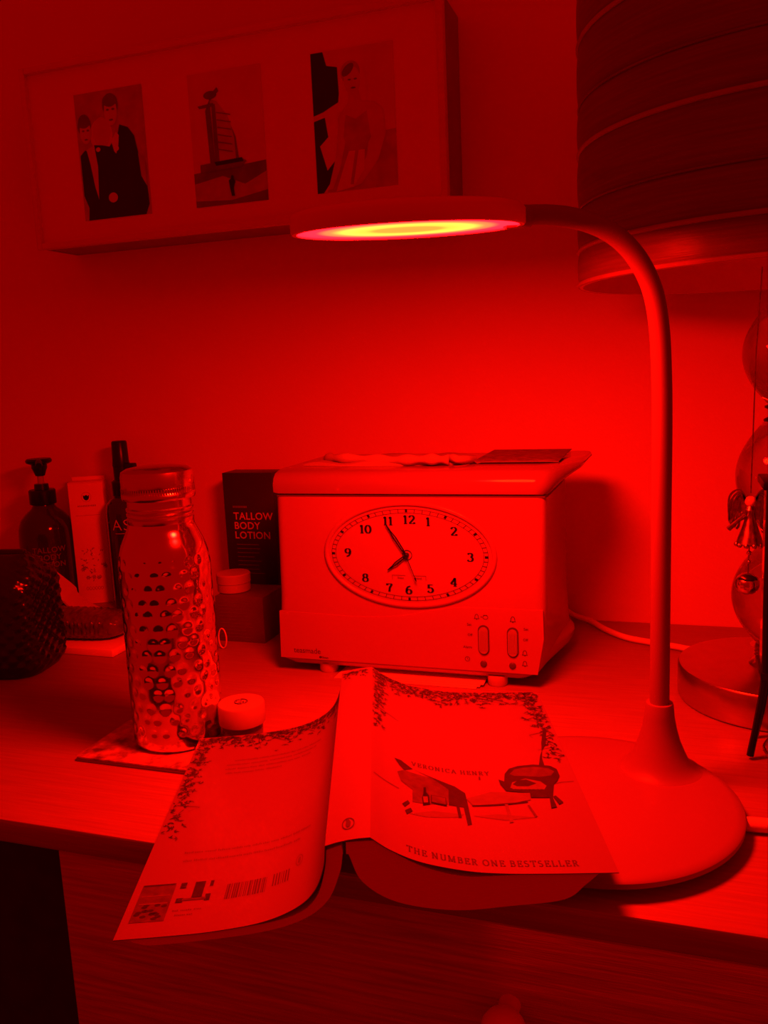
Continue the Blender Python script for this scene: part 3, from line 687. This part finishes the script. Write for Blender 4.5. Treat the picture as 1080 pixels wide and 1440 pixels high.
cap = MB().lathe([(.0262, .2015), (.0282, .2018), (.0288, .2030), (.0288, .2062), (.0280, .2075), (.0276, .2085), (.0280, .2100), (.0284, .2115), (.0284, .2200), (.0276, .2236), (.0240, .2258), (.0150, .2272), (.001, .2277)], (bx, by, bz), 96).build('screw_cap', M['silver_cap'], bot)
mb = MB()
for k in range(90):
    a = 2*PI*k/90; xf = Matrix.Translation((bx, by, bz+.2088)) @ Matrix.Rotation(a, 4, 'Z')
    mb.box((.0276, -.0005, -.0022), (.0287, .0005, .0022), xf=xf)
mb.build('knurled_ring', M['silver_cap'], cap, 0)

# ================================================================== small jar
jar = thing('cream_jar', (-.3322, .590, 0), 'small clear jar with a thick white lid beside the steel bottle', 'jar')
jx, jy = -.3322, .590
MB().lathe([(.0150, 0), (.0165, .002), (.0165, .0150), (.0150, .0175)], (jx, jy, .0002), 40).build('glass_pot', M['jar'], jar)
MB().lathe([(.0135, .003), (.0140, .0040), (.0140, .0120), (.001, .0125)], (jx, jy, 0), 32).build('cream_filling', M['cream'], jar)
ld = MB().lathe([(.0178, .0180), (.0190, .0186), (.0192, .0200), (.0192, .0335), (.0184, .0348), (.0165, .0353), (.001, .0354)], (jx, jy, 0), 56).build('jar_lid', M['lid'], jar)
mb = MB(); mb.torus((jx+.0005, jy-.001, .0356), .0052, .0005, 32, 6, .0052)
for k in range(7):
    a = 2*PI*k/7; mb.sphere((jx+.0005+.0030*math.cos(a), jy-.001+.0030*math.sin(a), .0356), .0012, 8, 6, (1, 1, .5))
mb.sphere((jx+.0005, jy-.001, .0356), .0013, 8, 6, (1, 1, .5)); mb.build('lid_emblem', M['filigree'], ld)

# ================================================================== lotion carton, box with pot
lc = thing('lotion_carton', (-.49, .945, 0), 'tall black carton lettered tallow body lotion beside the tea maker', 'carton')
lcb = MB().box((-.5260, .930, 0), (-.4580, .965, .1805), .0006).build('carton_body', M['blackcard'], lc)
fl = lambda x, z: (x, .9297, z)
mb = MB()
for s, z in (('TALLOW', .1225), ('BODY', .1105), ('LOTION', .0985)): put(mb, xform(text(s, .0088, .018, 'LEFT', 1.06), -.5140, z), fl)
mb.build('carton_lettering', M['greyprint'], lcb, 0)
mb = MB()
x = -.514
for k in range(9): put(mb, rect(x, .1370, x+.0016, .1396), fl); x += .0022
mb.build('carton_small_print', M['dimprint'], lcb, 0); mb = MB()
for k in range(8): put(mb, rect(-.512, .0905-.0052*k, -.512+random.uniform(.02, .036), .0913-.0052*k), fl)
mb.build('carton_text_lines', M['dimprint'], lcb, 0)
db = thing('gift_box', (-.455, .852, 0), 'dark brown cube carton with lines of fine print beside the tea maker', 'carton')
dbb = MB().box((-.4900, .829, 0), (-.4300, .885, .0530), .0006).build('box_body', M['darkcard'], db)
mb = MB(); fb = lambda x, z: (x, .8287, z)
for k in range(11): put(mb, rect(-.4860, .0455-.0040*k, -.4450+random.uniform(-.004, .002), .0461-.0040*k), fb)
mb.build('fine_print', M['dimprint'], dbb, 0)
pot = thing('balm_pot', (-.4785, .8545, .0532), 'small round white pot standing on the dark brown carton', 'pot')
MB().lathe([(.0180, 0), (.0190, .001), (.0190, .0100)], (-.4785, .8545, .0532), 40).build('pot_base', M['lid'], pot)
MB().lathe([(.0186, .0100), (.0196, .0106), (.0196, .0200), (.0186, .0212), (.001, .0214)], (-.4785, .8545, .0532), 48).build('pot_lid', M['lid'], pot)
tag(MB().torus((-.4690, .803, .0122), .0048, .0009, 28, 8, .0112, 'y').build('hair_tie', M['cord']), 'small pale hair loop standing by the dark brown carton', 'hair tie')

# ================================================================== back row: pump bottle, white carton, spray bottle
pb = thing('pump_bottle', (-.80, .930, 0), 'dark pump bottle of body lotion with black pump head', 'bottle')
px_, py_ = -.80, .930
pbb = MB().lathe([(.0340, 0), (.0358, .002), (.0360, .006), (.0360, .095), (.0350, .108), (.0315, .119), (.0240, .128), (.0165, .134), (.0140, .138), (.0140, .146)], (px_, py_, 0), 64).build('bottle_body', M['amber'], pb)
MB().lathe([(.0165, .140), (.0172, .141), (.0172, .158), (.0160, .1595), (.0095, .1600), (.0090, .167), (.0050, .1675)], (px_, py_, 0), 32).build('pump_collar', M['blackpl'], pb)
MB().lathe([(.0042, .165), (.0042, .180)], (px_, py_, 0), 20).build('pump_stem', M['lid'], pb)
mb = MB().lathe([(.0060, .1780), (.0085, .1850), (.0100, .1885), (.0100, .1930), (.0160, .1955), (.0170, .1985), (.0150, .2010), (.001, .2016)], (px_, py_, 0), 32)
mb.tube([(px_, py_, .1965), (px_+.016, py_-.019, .1960), (px_+.020, py_-.024, .1940)], [.0055, .0048, .0040], 12); mb.build('pump_head', M['blackpl'], pb)
mb = MB()
def oncyl(cx, cy_, r, a0): return lambda x, z: (cx+r*math.sin(a0+x/r), cy_-r*math.cos(a0+x/r), z)
for s, z in (('TALLOW', .0790), ('BODY', .0690), ('LOTION', .0590)): put(mb, xform(text(s, .0072, .012, 'CENTER', 1.05), 0, z), oncyl(px_, py_, .0362, math.radians(42)), .003)
mb.build('bottle_lettering', M['dimprint'], pbb, 0)

wc = thing('white_carton', (-.748, .957, 0), 'slim white carton printed with a small crest and flowers', 'carton', math.radians(27))
W2, D2, H2 = .0225, .014, .166
wcb = MB().box((-W2, -D2, 0), (W2, D2, H2), .0006).build('carton_body', M['whitecard'], wc, world=False)
mb = MB().box((-W2, -D2, H2), (W2, D2, H2+.0012), .0005); mb.box((-W2+.001, D2-.002, H2), (W2-.001, D2+.0004, H2+.006), .0003)
mb.build('tuck_lid', M['whitecard'], wc, world=False)
ff = lambda x, z: (x, -D2-.0002, z)
def loc(mb, name, mt, par): 
    o = mb.build(name, mt, None, 0); o.parent = par; return o
mb = MB(); put(mb, tess([(-.0040, .150), (-.0036, .1452), (-.0018, .1430), (.0000, .1424), (.0018, .1430), (.0036, .1452), (.0040, .150), (.0022, .1482), (.0010, .1496), (-.0010, .1496), (-.0022, .1482)]), ff); loc(mb, 'printed_crest', M['ink'], wcb)
mb = MB(); E_ = ellipse(0, .1470, .0062, .0066, 24); E_.append(E_[0]); put(mb, ribbon(E_, [.0004]*25), ff); loc(mb, 'printed_ring', M['flowerink'], wcb); mb = MB()
x = -.012
for k in range(11): put(mb, rect(x, .1340, x+.0014, .1362), ff); x += .0022
loc(mb, 'printed_name', M['flowerink'], wcb); mb = MB(); put(mb, rect(-.016, .1220, .016, .1224), ff); loc(mb, 'printed_rule', M['flowerink'], wcb); mb = MB()
for k in range(46):
    a = random.uniform(0, 2*PI); rr = math.sqrt(random.random()); X, Z = .001+.017*rr*math.cos(a), .055+.025*rr*math.sin(a)
    if k < 7:
        for q in range(6): put(mb, tess(ellipse(X+.0017*math.cos(q*PI/3), Z+.0017*math.sin(q*PI/3), .0014, .0009, 7, q*PI/3)), ff)
    else: put(mb, tess(leafpoly(X, Z, .0045, .0016, random.uniform(0, 6.3))), ff)
loc(mb, 'printed_flowers', M['flowerink'], wcb); mb = MB()
x = -.010
for k in range(6):
    E_ = ellipse(x, .0215, .0014, .0022, 10); E_.append(E_[0]); put(mb, ribbon(E_, [.0006]*11), ff); x += .0038
loc(mb, 'printed_caption', M['flowerink'], wcb)

sb = thing('spray_bottle', (-.682, .945, 0), 'slim dark spray bottle behind the steel water bottle', 'bottle')
qx, qy = -.682, .945
sbb = MB().lathe([(.0230, 0), (.0248, .002), (.0250, .006), (.0250, .128), (.0235, .138), (.0180, .1455), (.0125, .149), (.0120, .154)], (qx, qy, 0), 56).build('bottle_body', M['amber'], sb)
MB().lathe([(.0140, .150), (.0145, .151), (.0145, .168), (.0130, .1695), (.0105, .171), (.0105, .190)], (qx, qy, 0), 32).build('spray_collar', M['blackpl'], sb)
mb = MB().lathe([(.0108, .188), (.0112, .190), (.0105, .196), (.0098, .2195), (.0085, .2215), (.001, .222)], (qx, qy, 0), 32); mb.box((qx+.004, qy-.006, .183), (qx+.022, qy+.004, .1925), .002)
mb.build('spray_head', M['blackpl'], sb)
mb = MB(); fc_ = oncyl(qx, qy, .0252, math.radians(20)); put(mb, xform(text('AS', .0145, -.012, 'CENTER', 1.1), -.001, .107), fc_, .003); put(mb, rect(-.009, .1025, .014, .1031), fc_, .003)
mb.build('bottle_lettering', M['greyprint'], sbb, 0)

# ================================================================== quilted bag, scaly case, white slab, strap
bag = thing('cosmetic_bag', (-.700, .697, 0), 'black quilted leather cosmetic bag with a pale strap', 'bag', math.radians(10))
bw_, bd_, bh_ = .080, .042, .126
nu, nv = 150, 60; rs = []
for i in range(nv+1):
    v = i/nv; z = bh_*v
    inset_ = 0 if v < .72 else .034*((v-.72)/.28)**2.2
    low_ = .006*max(0, 1-v/.12)**2
    ring = []
    per = rpoly([(-bw_+inset_*.6+low_, -bd_+inset_+low_), (bw_-inset_*.6-low_, -bd_+inset_+low_), (bw_-inset_*.6-low_, bd_-inset_-low_), (-bw_+inset_*.6+low_, bd_-inset_-low_)], min(.026, bd_-inset_-low_-.002), 10)
    # resample evenly
    Ls = [0]
    for k in range(len(per)): Ls.append(Ls[-1]+(Vector(per[(k+1) % len(per)])-Vector(per[k])).length)
    tot = Ls[-1]; k = 0
    for j in range(nu):
        d = tot*j/nu
        while Ls[k+1] < d: k += 1
        q = Vector(per[k]).lerp(Vector(per[(k+1) % len(per)]), (d-Ls[k])/max(1e-9, Ls[k+1]-Ls[k]))
        u = j/nu*26
        cell = abs(math.sin(PI*(u+v*9)))*abs(math.sin(PI*(u-v*9)))
        amp = .0030*cell*min(1, 8*v+.1)
        o_ = Vector((q.x, q.y)); nn = o_.normalized() if o_.length > 1e-6 else Vector((0, 0))
        q = o_+nn*amp; ring.append((q.x, q.y, z))
    rs.append(ring)
bb = MB().rings(rs).build('quilted_body', M['leather'], bag, 50, world=False)
MB().box((-.062, -.004, bh_-.004), (.062, .004, bh_+.004), .002).build('zip_strip', M['leather'], bag, world=False)
st_ = spline([(-.79, .80, .092), (-.755, .842, .072), (-.728, .860, .044), (-.708, .866, .022), (-.680, .866, .010), (-.645, .860, .0060), (-.60, .85, .0045), (-.575, .84, .0042)], 8)
rs = []
for i, p in enumerate(st_):
    d = (st_[min(i+1, len(st_)-1)]-st_[max(i-1, 0)]).normalized(); sd = Vector((.18, -.9, -.35 if i < 20 else -.05)); sd = (sd-d*sd.dot(d)).normalized(); nn = d.cross(sd)
    rs.append([tuple(p+sd*.018+nn*.0012), tuple(p-sd*.018+nn*.0012), tuple(p-sd*.018-nn*.0012), tuple(p+sd*.018-nn*.0012)])
MB().rings(rs).build('carrying_strap', M['strap'], bag, 40)
tag(MB().box((-.760, .7515, 0), (-.577, .815, .0085), .0015).build('flat_box', M['whitecard']), 'flat white box lying under the scaly dark case', 'box')
gc = thing('glasses_case', (-.665, .792, .0085), 'dark scaly leather glasses case lying on a flat white box', 'case', math.radians(4))
rs = []; nu, nv = 90, 40
for i in range(nu+1):
    u = i/nu; x = -.090+u*.170; k = math.sqrt(max(0, 1-abs(2*u-1)**6))*.97+.03
    ring = []
    for j in range(nv):
        a = 2*PI*j/nv; cx_ = math.copysign(abs(math.cos(a))**.7, math.cos(a)); sx_ = math.copysign(abs(math.sin(a))**.75, math.sin(a))
        sc_ = 1+.12*abs(math.sin(PI*(u*34+(j % 4)*.0)))*abs(math.sin(PI*j/4+PI/4*(int(u*34) % 2)))
        ring.append((x, .026*k*cx_*sc_, .0150+.0148*k*sx_*(sc_ if sx_ > 0 else 1)))
    rs.append(ring)
MB().rings(rs).build('scaly_shell', M['snake'], gc, 60, world=False)
MB().rings([[(x, y*1.006, z) for x, y, z in [r[j] for j in (38, 39, 0, 1, 2)]] for r in rs], False, False, False).build('closing_seam', M['blackpl'], gc, 60, world=False)

# ================================================================== framed photographs
FK = .9140/.9632      # the print plane stands off the wall
FX0, FX1, FZ0, FZ1 = -.7880*FK, -.2350*FK, .3+.1715*FK, .3+.3925*FK
fr = thing('picture_frame', ((FX0+FX1)/2, WALL-.035, (FZ0+FZ1)/2), 'wide pale frame holding three photographs hung on the wall', 'picture frame')
FY0, FYM = .9085, .9140
rw = .0075
MB().box((FX0+.004, FYM, FZ0+.004), (FX1-.004, FYM+.004, FZ1-.004)).build('mount_board', M['mount'], fr, 0)
for x0, x1, z0, z1 in ((FX0, FX0+rw, FZ0, FZ1), (FX1-rw, FX1, FZ0, FZ1), (FX0+rw, FX1-rw, FZ1-rw, FZ1), (FX0+rw, FX1-rw, FZ0, FZ0+rw)):
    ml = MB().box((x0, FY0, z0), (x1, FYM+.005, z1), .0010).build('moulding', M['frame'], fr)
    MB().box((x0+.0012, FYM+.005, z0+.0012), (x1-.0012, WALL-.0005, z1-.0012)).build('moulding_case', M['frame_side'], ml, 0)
pk = ['ph_bg', 'ph_mid', 'ph_low', 'ph_dark', 'ph_skin']
PX = [(-.7123*FK, -.6140*FK), (-.5505*FK, -.4538*FK), (-.3908*FK, -.2933*FK)]; PZ = (.3+.2015*FK, .3+.3522*FK)
def photo(i, label, shapes, bg):
    x0, x1 = PX[i]; ph = MB().box((x0, FYM-.0006, PZ[0]), (x1, FYM+.0004, PZ[1])).build('photograph', M[bg], fr, 0); pl(ph, label)
    mb = MB(); lay = 0
    for mk, P in shapes:
        mb.cur = pk.index(mk); lay += 1; y = FYM-.0007-.00004*lay
        P = [(min(1, max(0, u)), min(1, max(0, v))) for u, v in P]
        put(mb, tess([(x0+u*(x1-x0), PZ[1]-v*(PZ[1]-PZ[0])) for u, v in P]), lambda x, z: (x, y, z))
    mb.build('photo_print', [M[k] for k in pk], ph, 0)
E2 = lambda cx, cy_, rx, ry, n=18, rot=0: ellipse(cx, cy_, rx, ry, n, rot)
photo(0, 'photograph of two people in dark suits', [
 ('ph_bg', E2(.36, .34, .17, .13)), ('ph_skin', E2(.37, .32, .13, .12)),
 ('ph_dark', [(.02, .48), (.10, .44), (.16, .47), (.20, .70), (.24, .86), (.08, .90), (.02, .8)]),
 ('ph_dark', [(.24, .41), (.36, .42), (.48, .44), (.50, 1), (.06, 1), (.08, .90), (.24, .84), (.27, .6)]),
 ('ph_skin', [(.12, .44), (.24, .41), (.27, .58), (.24, .84), (.20, .74), (.16, .56)]),
 ('ph_dark', [(.44, .46), (.52, .40), (.60, .36), (.64, .28), (.76, .31), (.84, .38), (.88, .52), (.90, .70), (.97, .78), (.98, .92), (.92, 1), (.38, 1), (.40, .7)]),
 ('ph_bg', [(.50, .40), (.58, .33), (.62, .36), (.60, .44), (.56, .50), (.53, .48)]),
 ('ph_low', E2(.12, .25, .10, .09)), ('ph_skin', E2(.13, .30, .085, .095)), ('ph_low', E2(.12, .225, .095, .045)),
 ('ph_low', E2(.53, .12, .115, .09)), ('ph_skin', E2(.53, .17, .095, .11)), ('ph_low', E2(.53, .085, .105, .05)),
 ('ph_low', E2(.10, .29, .02, .008)), ('ph_low', E2(.17, .29, .02, .008)), ('ph_low', E2(.49, .155, .022, .008)), ('ph_low', E2(.57, .155, .022, .008)), ('ph_low', E2(.53, .235, .03, .007)), ('ph_low', E2(.135, .36, .025, .006)),
 ('ph_bg', E2(.30, .45, .035, .018)), ('ph_bg', E2(.57, .46, .04, .022)), ('ph_skin', E2(.46, .84, .07, .04)), ('ph_mid', [(.88, .52), (.97, .58), (.97, .78), (.90, .70)])], 'ph_mid')
photo(1, 'photograph of a sail-shaped tower standing by the sea', [
 ('ph_low', [(0, .74), (1, .70), (1, 1), (0, 1)]), ('ph_mid', [(0, .82), (.4, .78), (.7, .86), (1, .78), (1, .92), (.5, .97), (0, .95)]),
 ('ph_mid', [(.26, .68), (.24, .30), (.30, .20), (.38, .22), (.52, .34), (.60, .50), (.62, .68)]),
 ('ph_low', [(.24, .68), (.22, .28), (.29, .20), (.31, .68)]), ('ph_low', [(.31, .68), (.31, .24), (.36, .24), (.37, .68)]),
 ('ph_low', [(.56, .42), (.61, .5), (.64, .68), (.60, .68), (.59, .5)]), ('ph_low', [(.12, .24), (.34, .23), (.34, .255), (.14, .26)]),
 ('ph_low', E2(.30, .17, .09, .03)), ('ph_low', [(.26, .19), (.40, .12), (.42, .15), (.30, .21)])]
 + [('ph_low', [(.37, .30+.055*k), (.56, .33+.055*k), (.56, .337+.055*k), (.37, .307+.055*k)]) for k in range(6)]
 + [('ph_low', [(.10, .68), (.66, .66), (.74, .69), (.66, .73), (.10, .74)]), ('ph_dark', [(.30, .67), (.68, .66), (.70, .69), (.32, .70)]),
 ('ph_dark', [(.48, .82), (.53, .80), (.57, .83), (.54, .88), (.55, .94), (.51, .94), (.49, .88)]), ('ph_dark', E2(.53, .80, .018, .016))], 'ph_bg')
photo(2, 'photograph of a seated woman in a veil and pale dress', [
 ('ph_mid', [(.0, .66), (1, .60), (1, 1), (0, 1)]), ('ph_bg', [(0, .44), (.30, .40), (.32, .80), (.12, 1), (0, 1)]),
 ('ph_dark', [(0, 0), (.15, 0), (.19, .10), (.32, .12), (.33, .36), (.12, .42), (0, .44)]), ('ph_dark', [(0, .48), (.14, .46), (.17, .60), (.06, .66), (.14, .84), (.30, .74), (.26, .86), (.08, 1), (0, 1)]),
 ('ph_bg', [(.33, .30), (.36, .14), (.50, .09), (.64, .14), (.68, .28), (.66, .40), (.30, .44)]),
 ('ph_mid', E2(.48, .17, .12, .08)), ('ph_skin', E2(.50, .23, .10, .10)), ('ph_low', E2(.45, .15, .08, .035, 14, -.4)), ('ph_low', E2(.465, .22, .02, .006)), ('ph_low', E2(.54, .22, .02, .006)), ('ph_low', E2(.51, .28, .03, .006)),
 ('ph_skin', [(.45, .30), (.57, .30), (.60, .38), (.76, .40), (.86, .46), (.88, .62), (.78, .80), (.56, .96), (.46, .98), (.64, .76), (.68, .62), (.40, .62), (.30, .84), (.20, .98), (.14, .98), (.26, .74), (.32, .46), (.44, .38)]),
 ('ph_mid', [(.40, .46), (.52, .50), (.66, .45), (.70, .64), (.62, .72), (.42, .72), (.36, .62)]),
 ('ph_bg', [(.42, .72), (.62, .72), (.60, .86), (.46, .98), (.24, 1), (.34, .84)]), ('ph_mid', [(.50, .72), (.54, .72), (.46, .96), (.42, .96)])], 'ph_bg')

# ================================================================== table lamp with banded shade
LX, LY = .0865, .776
tl = thing('table_lamp', (LX, LY, 0), 'unlit table lamp with banded brown drum shade and glass ball stem', 'lamp')
BR = .0785
MB().lathe([(BR-.004, 0), (BR-.001, .0012), (BR, .003), (BR, .0285), (BR-.0012, .0302), (BR-.003, .0306), (.02, .0312), (.001, .0313)], (LX, LY, 0), 96).build('lamp_base', M['chrome_base'], tl)
MB().lathe([(.020, .0312), (.0195, .033), (.0150, .0365), (.0145, .0385), (.0160, .0400), (.0150, .0415), (.0160, .0430), (.0150, .0445), (.0165, .046), (.0190, .048), (.0150, .050)], (LX, LY, 0), 40).build('stem_collar', M['chrome'], tl)
def ball(z0, z1, r, k=1.0):
    P = []; n_ = 22
    for i in range(n_+1):
        v = i/n_; P.append((max(.0085, r*math.sin(PI*(.10+.80*v))**.85), z0+(z1-z0)*v))
    return MB().lathe(P, (LX, LY, 0), 48).build('glass_ball', M['glass'], tl)
ball(.049, .137, .0355); ball(.150, .242, .0345); ball(.257, .338, .0315)
for z in (.1370, .2420):
    MB().lathe([(.0085, 0), (.0135, .001), (.0135, .0025), (.0090, .005), (.0085, .0075), (.0095, .010), (.0130, .012), (.0130, .0135), (.0085, .015)], (LX, LY, z-.001), 32).build('stem_spacer', M['lantern'] if z > .2 else M['chrome'], tl)
MB().lathe([(.0110, .337), (.0110, .345), (.0060, .347), (.0060, .44), (.011, .442), (.011, .48)], (LX, LY, 0), 24).build('lamp_holder', M['chrome'], tl)
MB().lathe([(.010, .478), (.016, .50), (.028, .53), (.030, .548), (.024, .565), (.008, .572)], (LX, LY, 0), 24).build('light_bulb', M['lid'], tl)
zs = [.3605, .3875, .4205, .4640, .4990, .5460, .5900]; SR = .1625
sh = MB().lathe([(SR-.0006, .3588), (SR-.0034, .3588), (SR-.0034, .588)], (LX, LY, 0), 96, False, False).build('shade', M['lining'], tl); pl(sh, 'drum shade of brown silk bands with piping')
for k in range(6):
    z0, z1 = zs[k], zs[k+1]; P = [(SR-.0028, z0)]
    for i in range(9): v = i/8; P.append((SR-.0012+.0022*math.sin(PI*v)**.6, z0+(z1-z0)*v))
    P.append((SR-.0028, z1)); MB().lathe(P, (LX, LY, 0), 96, False, False).build('fabric_band', M['shade'], sh)
for k, z in enumerate(zs):
    big = k in (0, 1, 3, 5, 6); MB().torus((LX, LY, z), SR-.0004, .0019 if big else .0010, 96, 8).build('piping', M['piping'] if big else M['shade'], sh)
for k in range(3):
    a = 2*PI*k/3+.5; MB().tube([(LX+.009*math.cos(a), LY+.009*math.sin(a), .444), (LX+SR*.6*math.cos(a), LY+SR*.6*math.sin(a), .446), (LX+(SR-.004)*math.cos(a), LY+(SR-.004)*math.sin(a), .46)], .0013, 8).build('shade_spoke', M['chrome'], sh)

# ================================================================== angel ornament hanging in front of that lamp
an = thing('angel_ornament', (.058, .700, .112), 'filigree silver angel hanging on a thread with a little bell', 'ornament')
AX, AY = .0585, .700
MB().tube([(AX, AY, .193), (AX+.001, AY, .30), (AX+.004, AY+.004, .3605)], .0005, 6).build('thread', M['filigree'], an)
for s_ in (-1, 1):
    mb = MB()
    for k in range(7):
        f_ = 1-.10*k; P = [(AX+s_*.002, AY, .186), (AX+s_*(.006+.002*f_), AY, .192+.003*f_-.0012*k), (AX+s_*(.012*f_+.003), AY, .190-.0035*k), (AX+s_*(.0150-.0003*k*k*.5), AY, .172-.0012*k)]
        mb.tube(spline(P, 5), .0009, 6)
    mb.box((AX+min(s_*.003, s_*.0135), AY-.0004, .172), (AX+max(s_*.003, s_*.0135), AY+.0004, .188), .0003)
    mb.build('wing', M['filigree'], an)
mb = MB().lathe([(.0020, .184), (.0038, .180), (.0030, .177), (.0042, .172), (.0062, .165), (.0085, .1585), (.0098, .1540), (.0088, .1530)], (AX, AY, 0), 24)
for k in range(10): a = 2*PI*k/10; mb.sphere((AX+.0092*math.cos(a), AY+.0092*math.sin(a), .1530), .0020, 8, 6)
mb.build('skirt', M['filigree'], an)
MB().sphere((AX, AY-.0005, .1865), .0042, 16, 10).build('head', M['beadglass'], an)
MB().tube([(AX-.004, AY-.003, .176), (AX-.010, AY-.006, .1715), (AX-.0155, AY-.004, .1655)], [.0018, .0016, .0022], 8).build('arm', M['filigree'], an)
MB().tube([(AX, AY, .155), (AX-.0005, AY, .1295)], .0005, 6).build('thread', M['filigree'], an)
MB().sphere((AX, AY, .1460), .0020, 10, 8).build('bead', M['chrome'], an)
MB().sphere((AX, AY, .1390), .0015, 10, 8).build('bead', M['chrome'], an)
be = MB().sphere((AX-.0008, AY, .1215), .0092, 24, 16, (1, 1, .95)).build('bell', M['chrome'], an)
MB().rings([[(AX-.0008+r_*math.cos(a), AY-math.sqrt(max(0, .0094**2-r_*r_-.0045**2))-.0001, .1215+.0045+.55*r_*math.sin(a)) for a in [2*PI*j/20 for j in range(20)]] for r_ in (.0068, .003, .0005)], False, True).build('bell_slot', M['blackpl'], be)

# ================================================================== black lantern with a crystal holder at the right edge
la = thing('candle_lantern', (.107, .668, 0), 'black iron candle lantern with splayed feet beside the table lamp base', 'lantern')
q = .040; qy = .018; cxl, cyl = .107, .668
for sx in (-1, 1):
    for sy in (-1, 1):
        qs = q if sy < 0 else q-.007
        P = [(cxl+sx*(qs+.0085), cyl+sy*(qy+.002), .0030), (cxl+sx*(qs+.004), cyl+sy*qy, .03), (cxl+sx*qs, cyl+sy*qy, .066), (cxl+sx*qs, cyl+sy*qy, .12), (cxl+sx*qs, cyl+sy*qy, .205)]
        MB().tube(spline(P, 6), .0026, 8).build('post', M['lantern'], la)
MB().box((cxl-q-.003, cyl-qy-.003, .062), (cxl+q+.003, cyl+qy+.003, .068), .001).build('floor_plate', M['lantern'], la)
MB().box((cxl-q-.005, cyl-qy-.005, .203), (cxl+q+.005, cyl+qy+.005, .209), .001).build('roof_plate', M['lantern'], la)
MB().lathe([(.026, .209), (.022, .222), (.012, .24), (.010, .25)], (cxl, cyl, 0), 4).build('roof', M['lantern'], la, 20)
for sx in (-1, 1): MB().box((cxl+sx*q-.0008, cyl-qy+.003, .068), (cxl+sx*q+.0008, cyl+qy-.003, .203)).build('glass_pane', M['crystal'], la, 0)
cr = thing('crystal_dish', (.100, .628, 0), 'small faceted crystal dish in front of the black lantern', 'dish')
mb = MB().lathe([(.020, 0), (.023, .003), (.027, .010), (.035, .017), (.033, .019), (.024, .012), (.001, .006)], (.100, .628, 0), 14); mb.build('dish', M['crystal'], cr, 0)
MB().torus((.100, .628, .0185), .0340, .0012, 28, 6).build('rim', M['chrome'], cr)
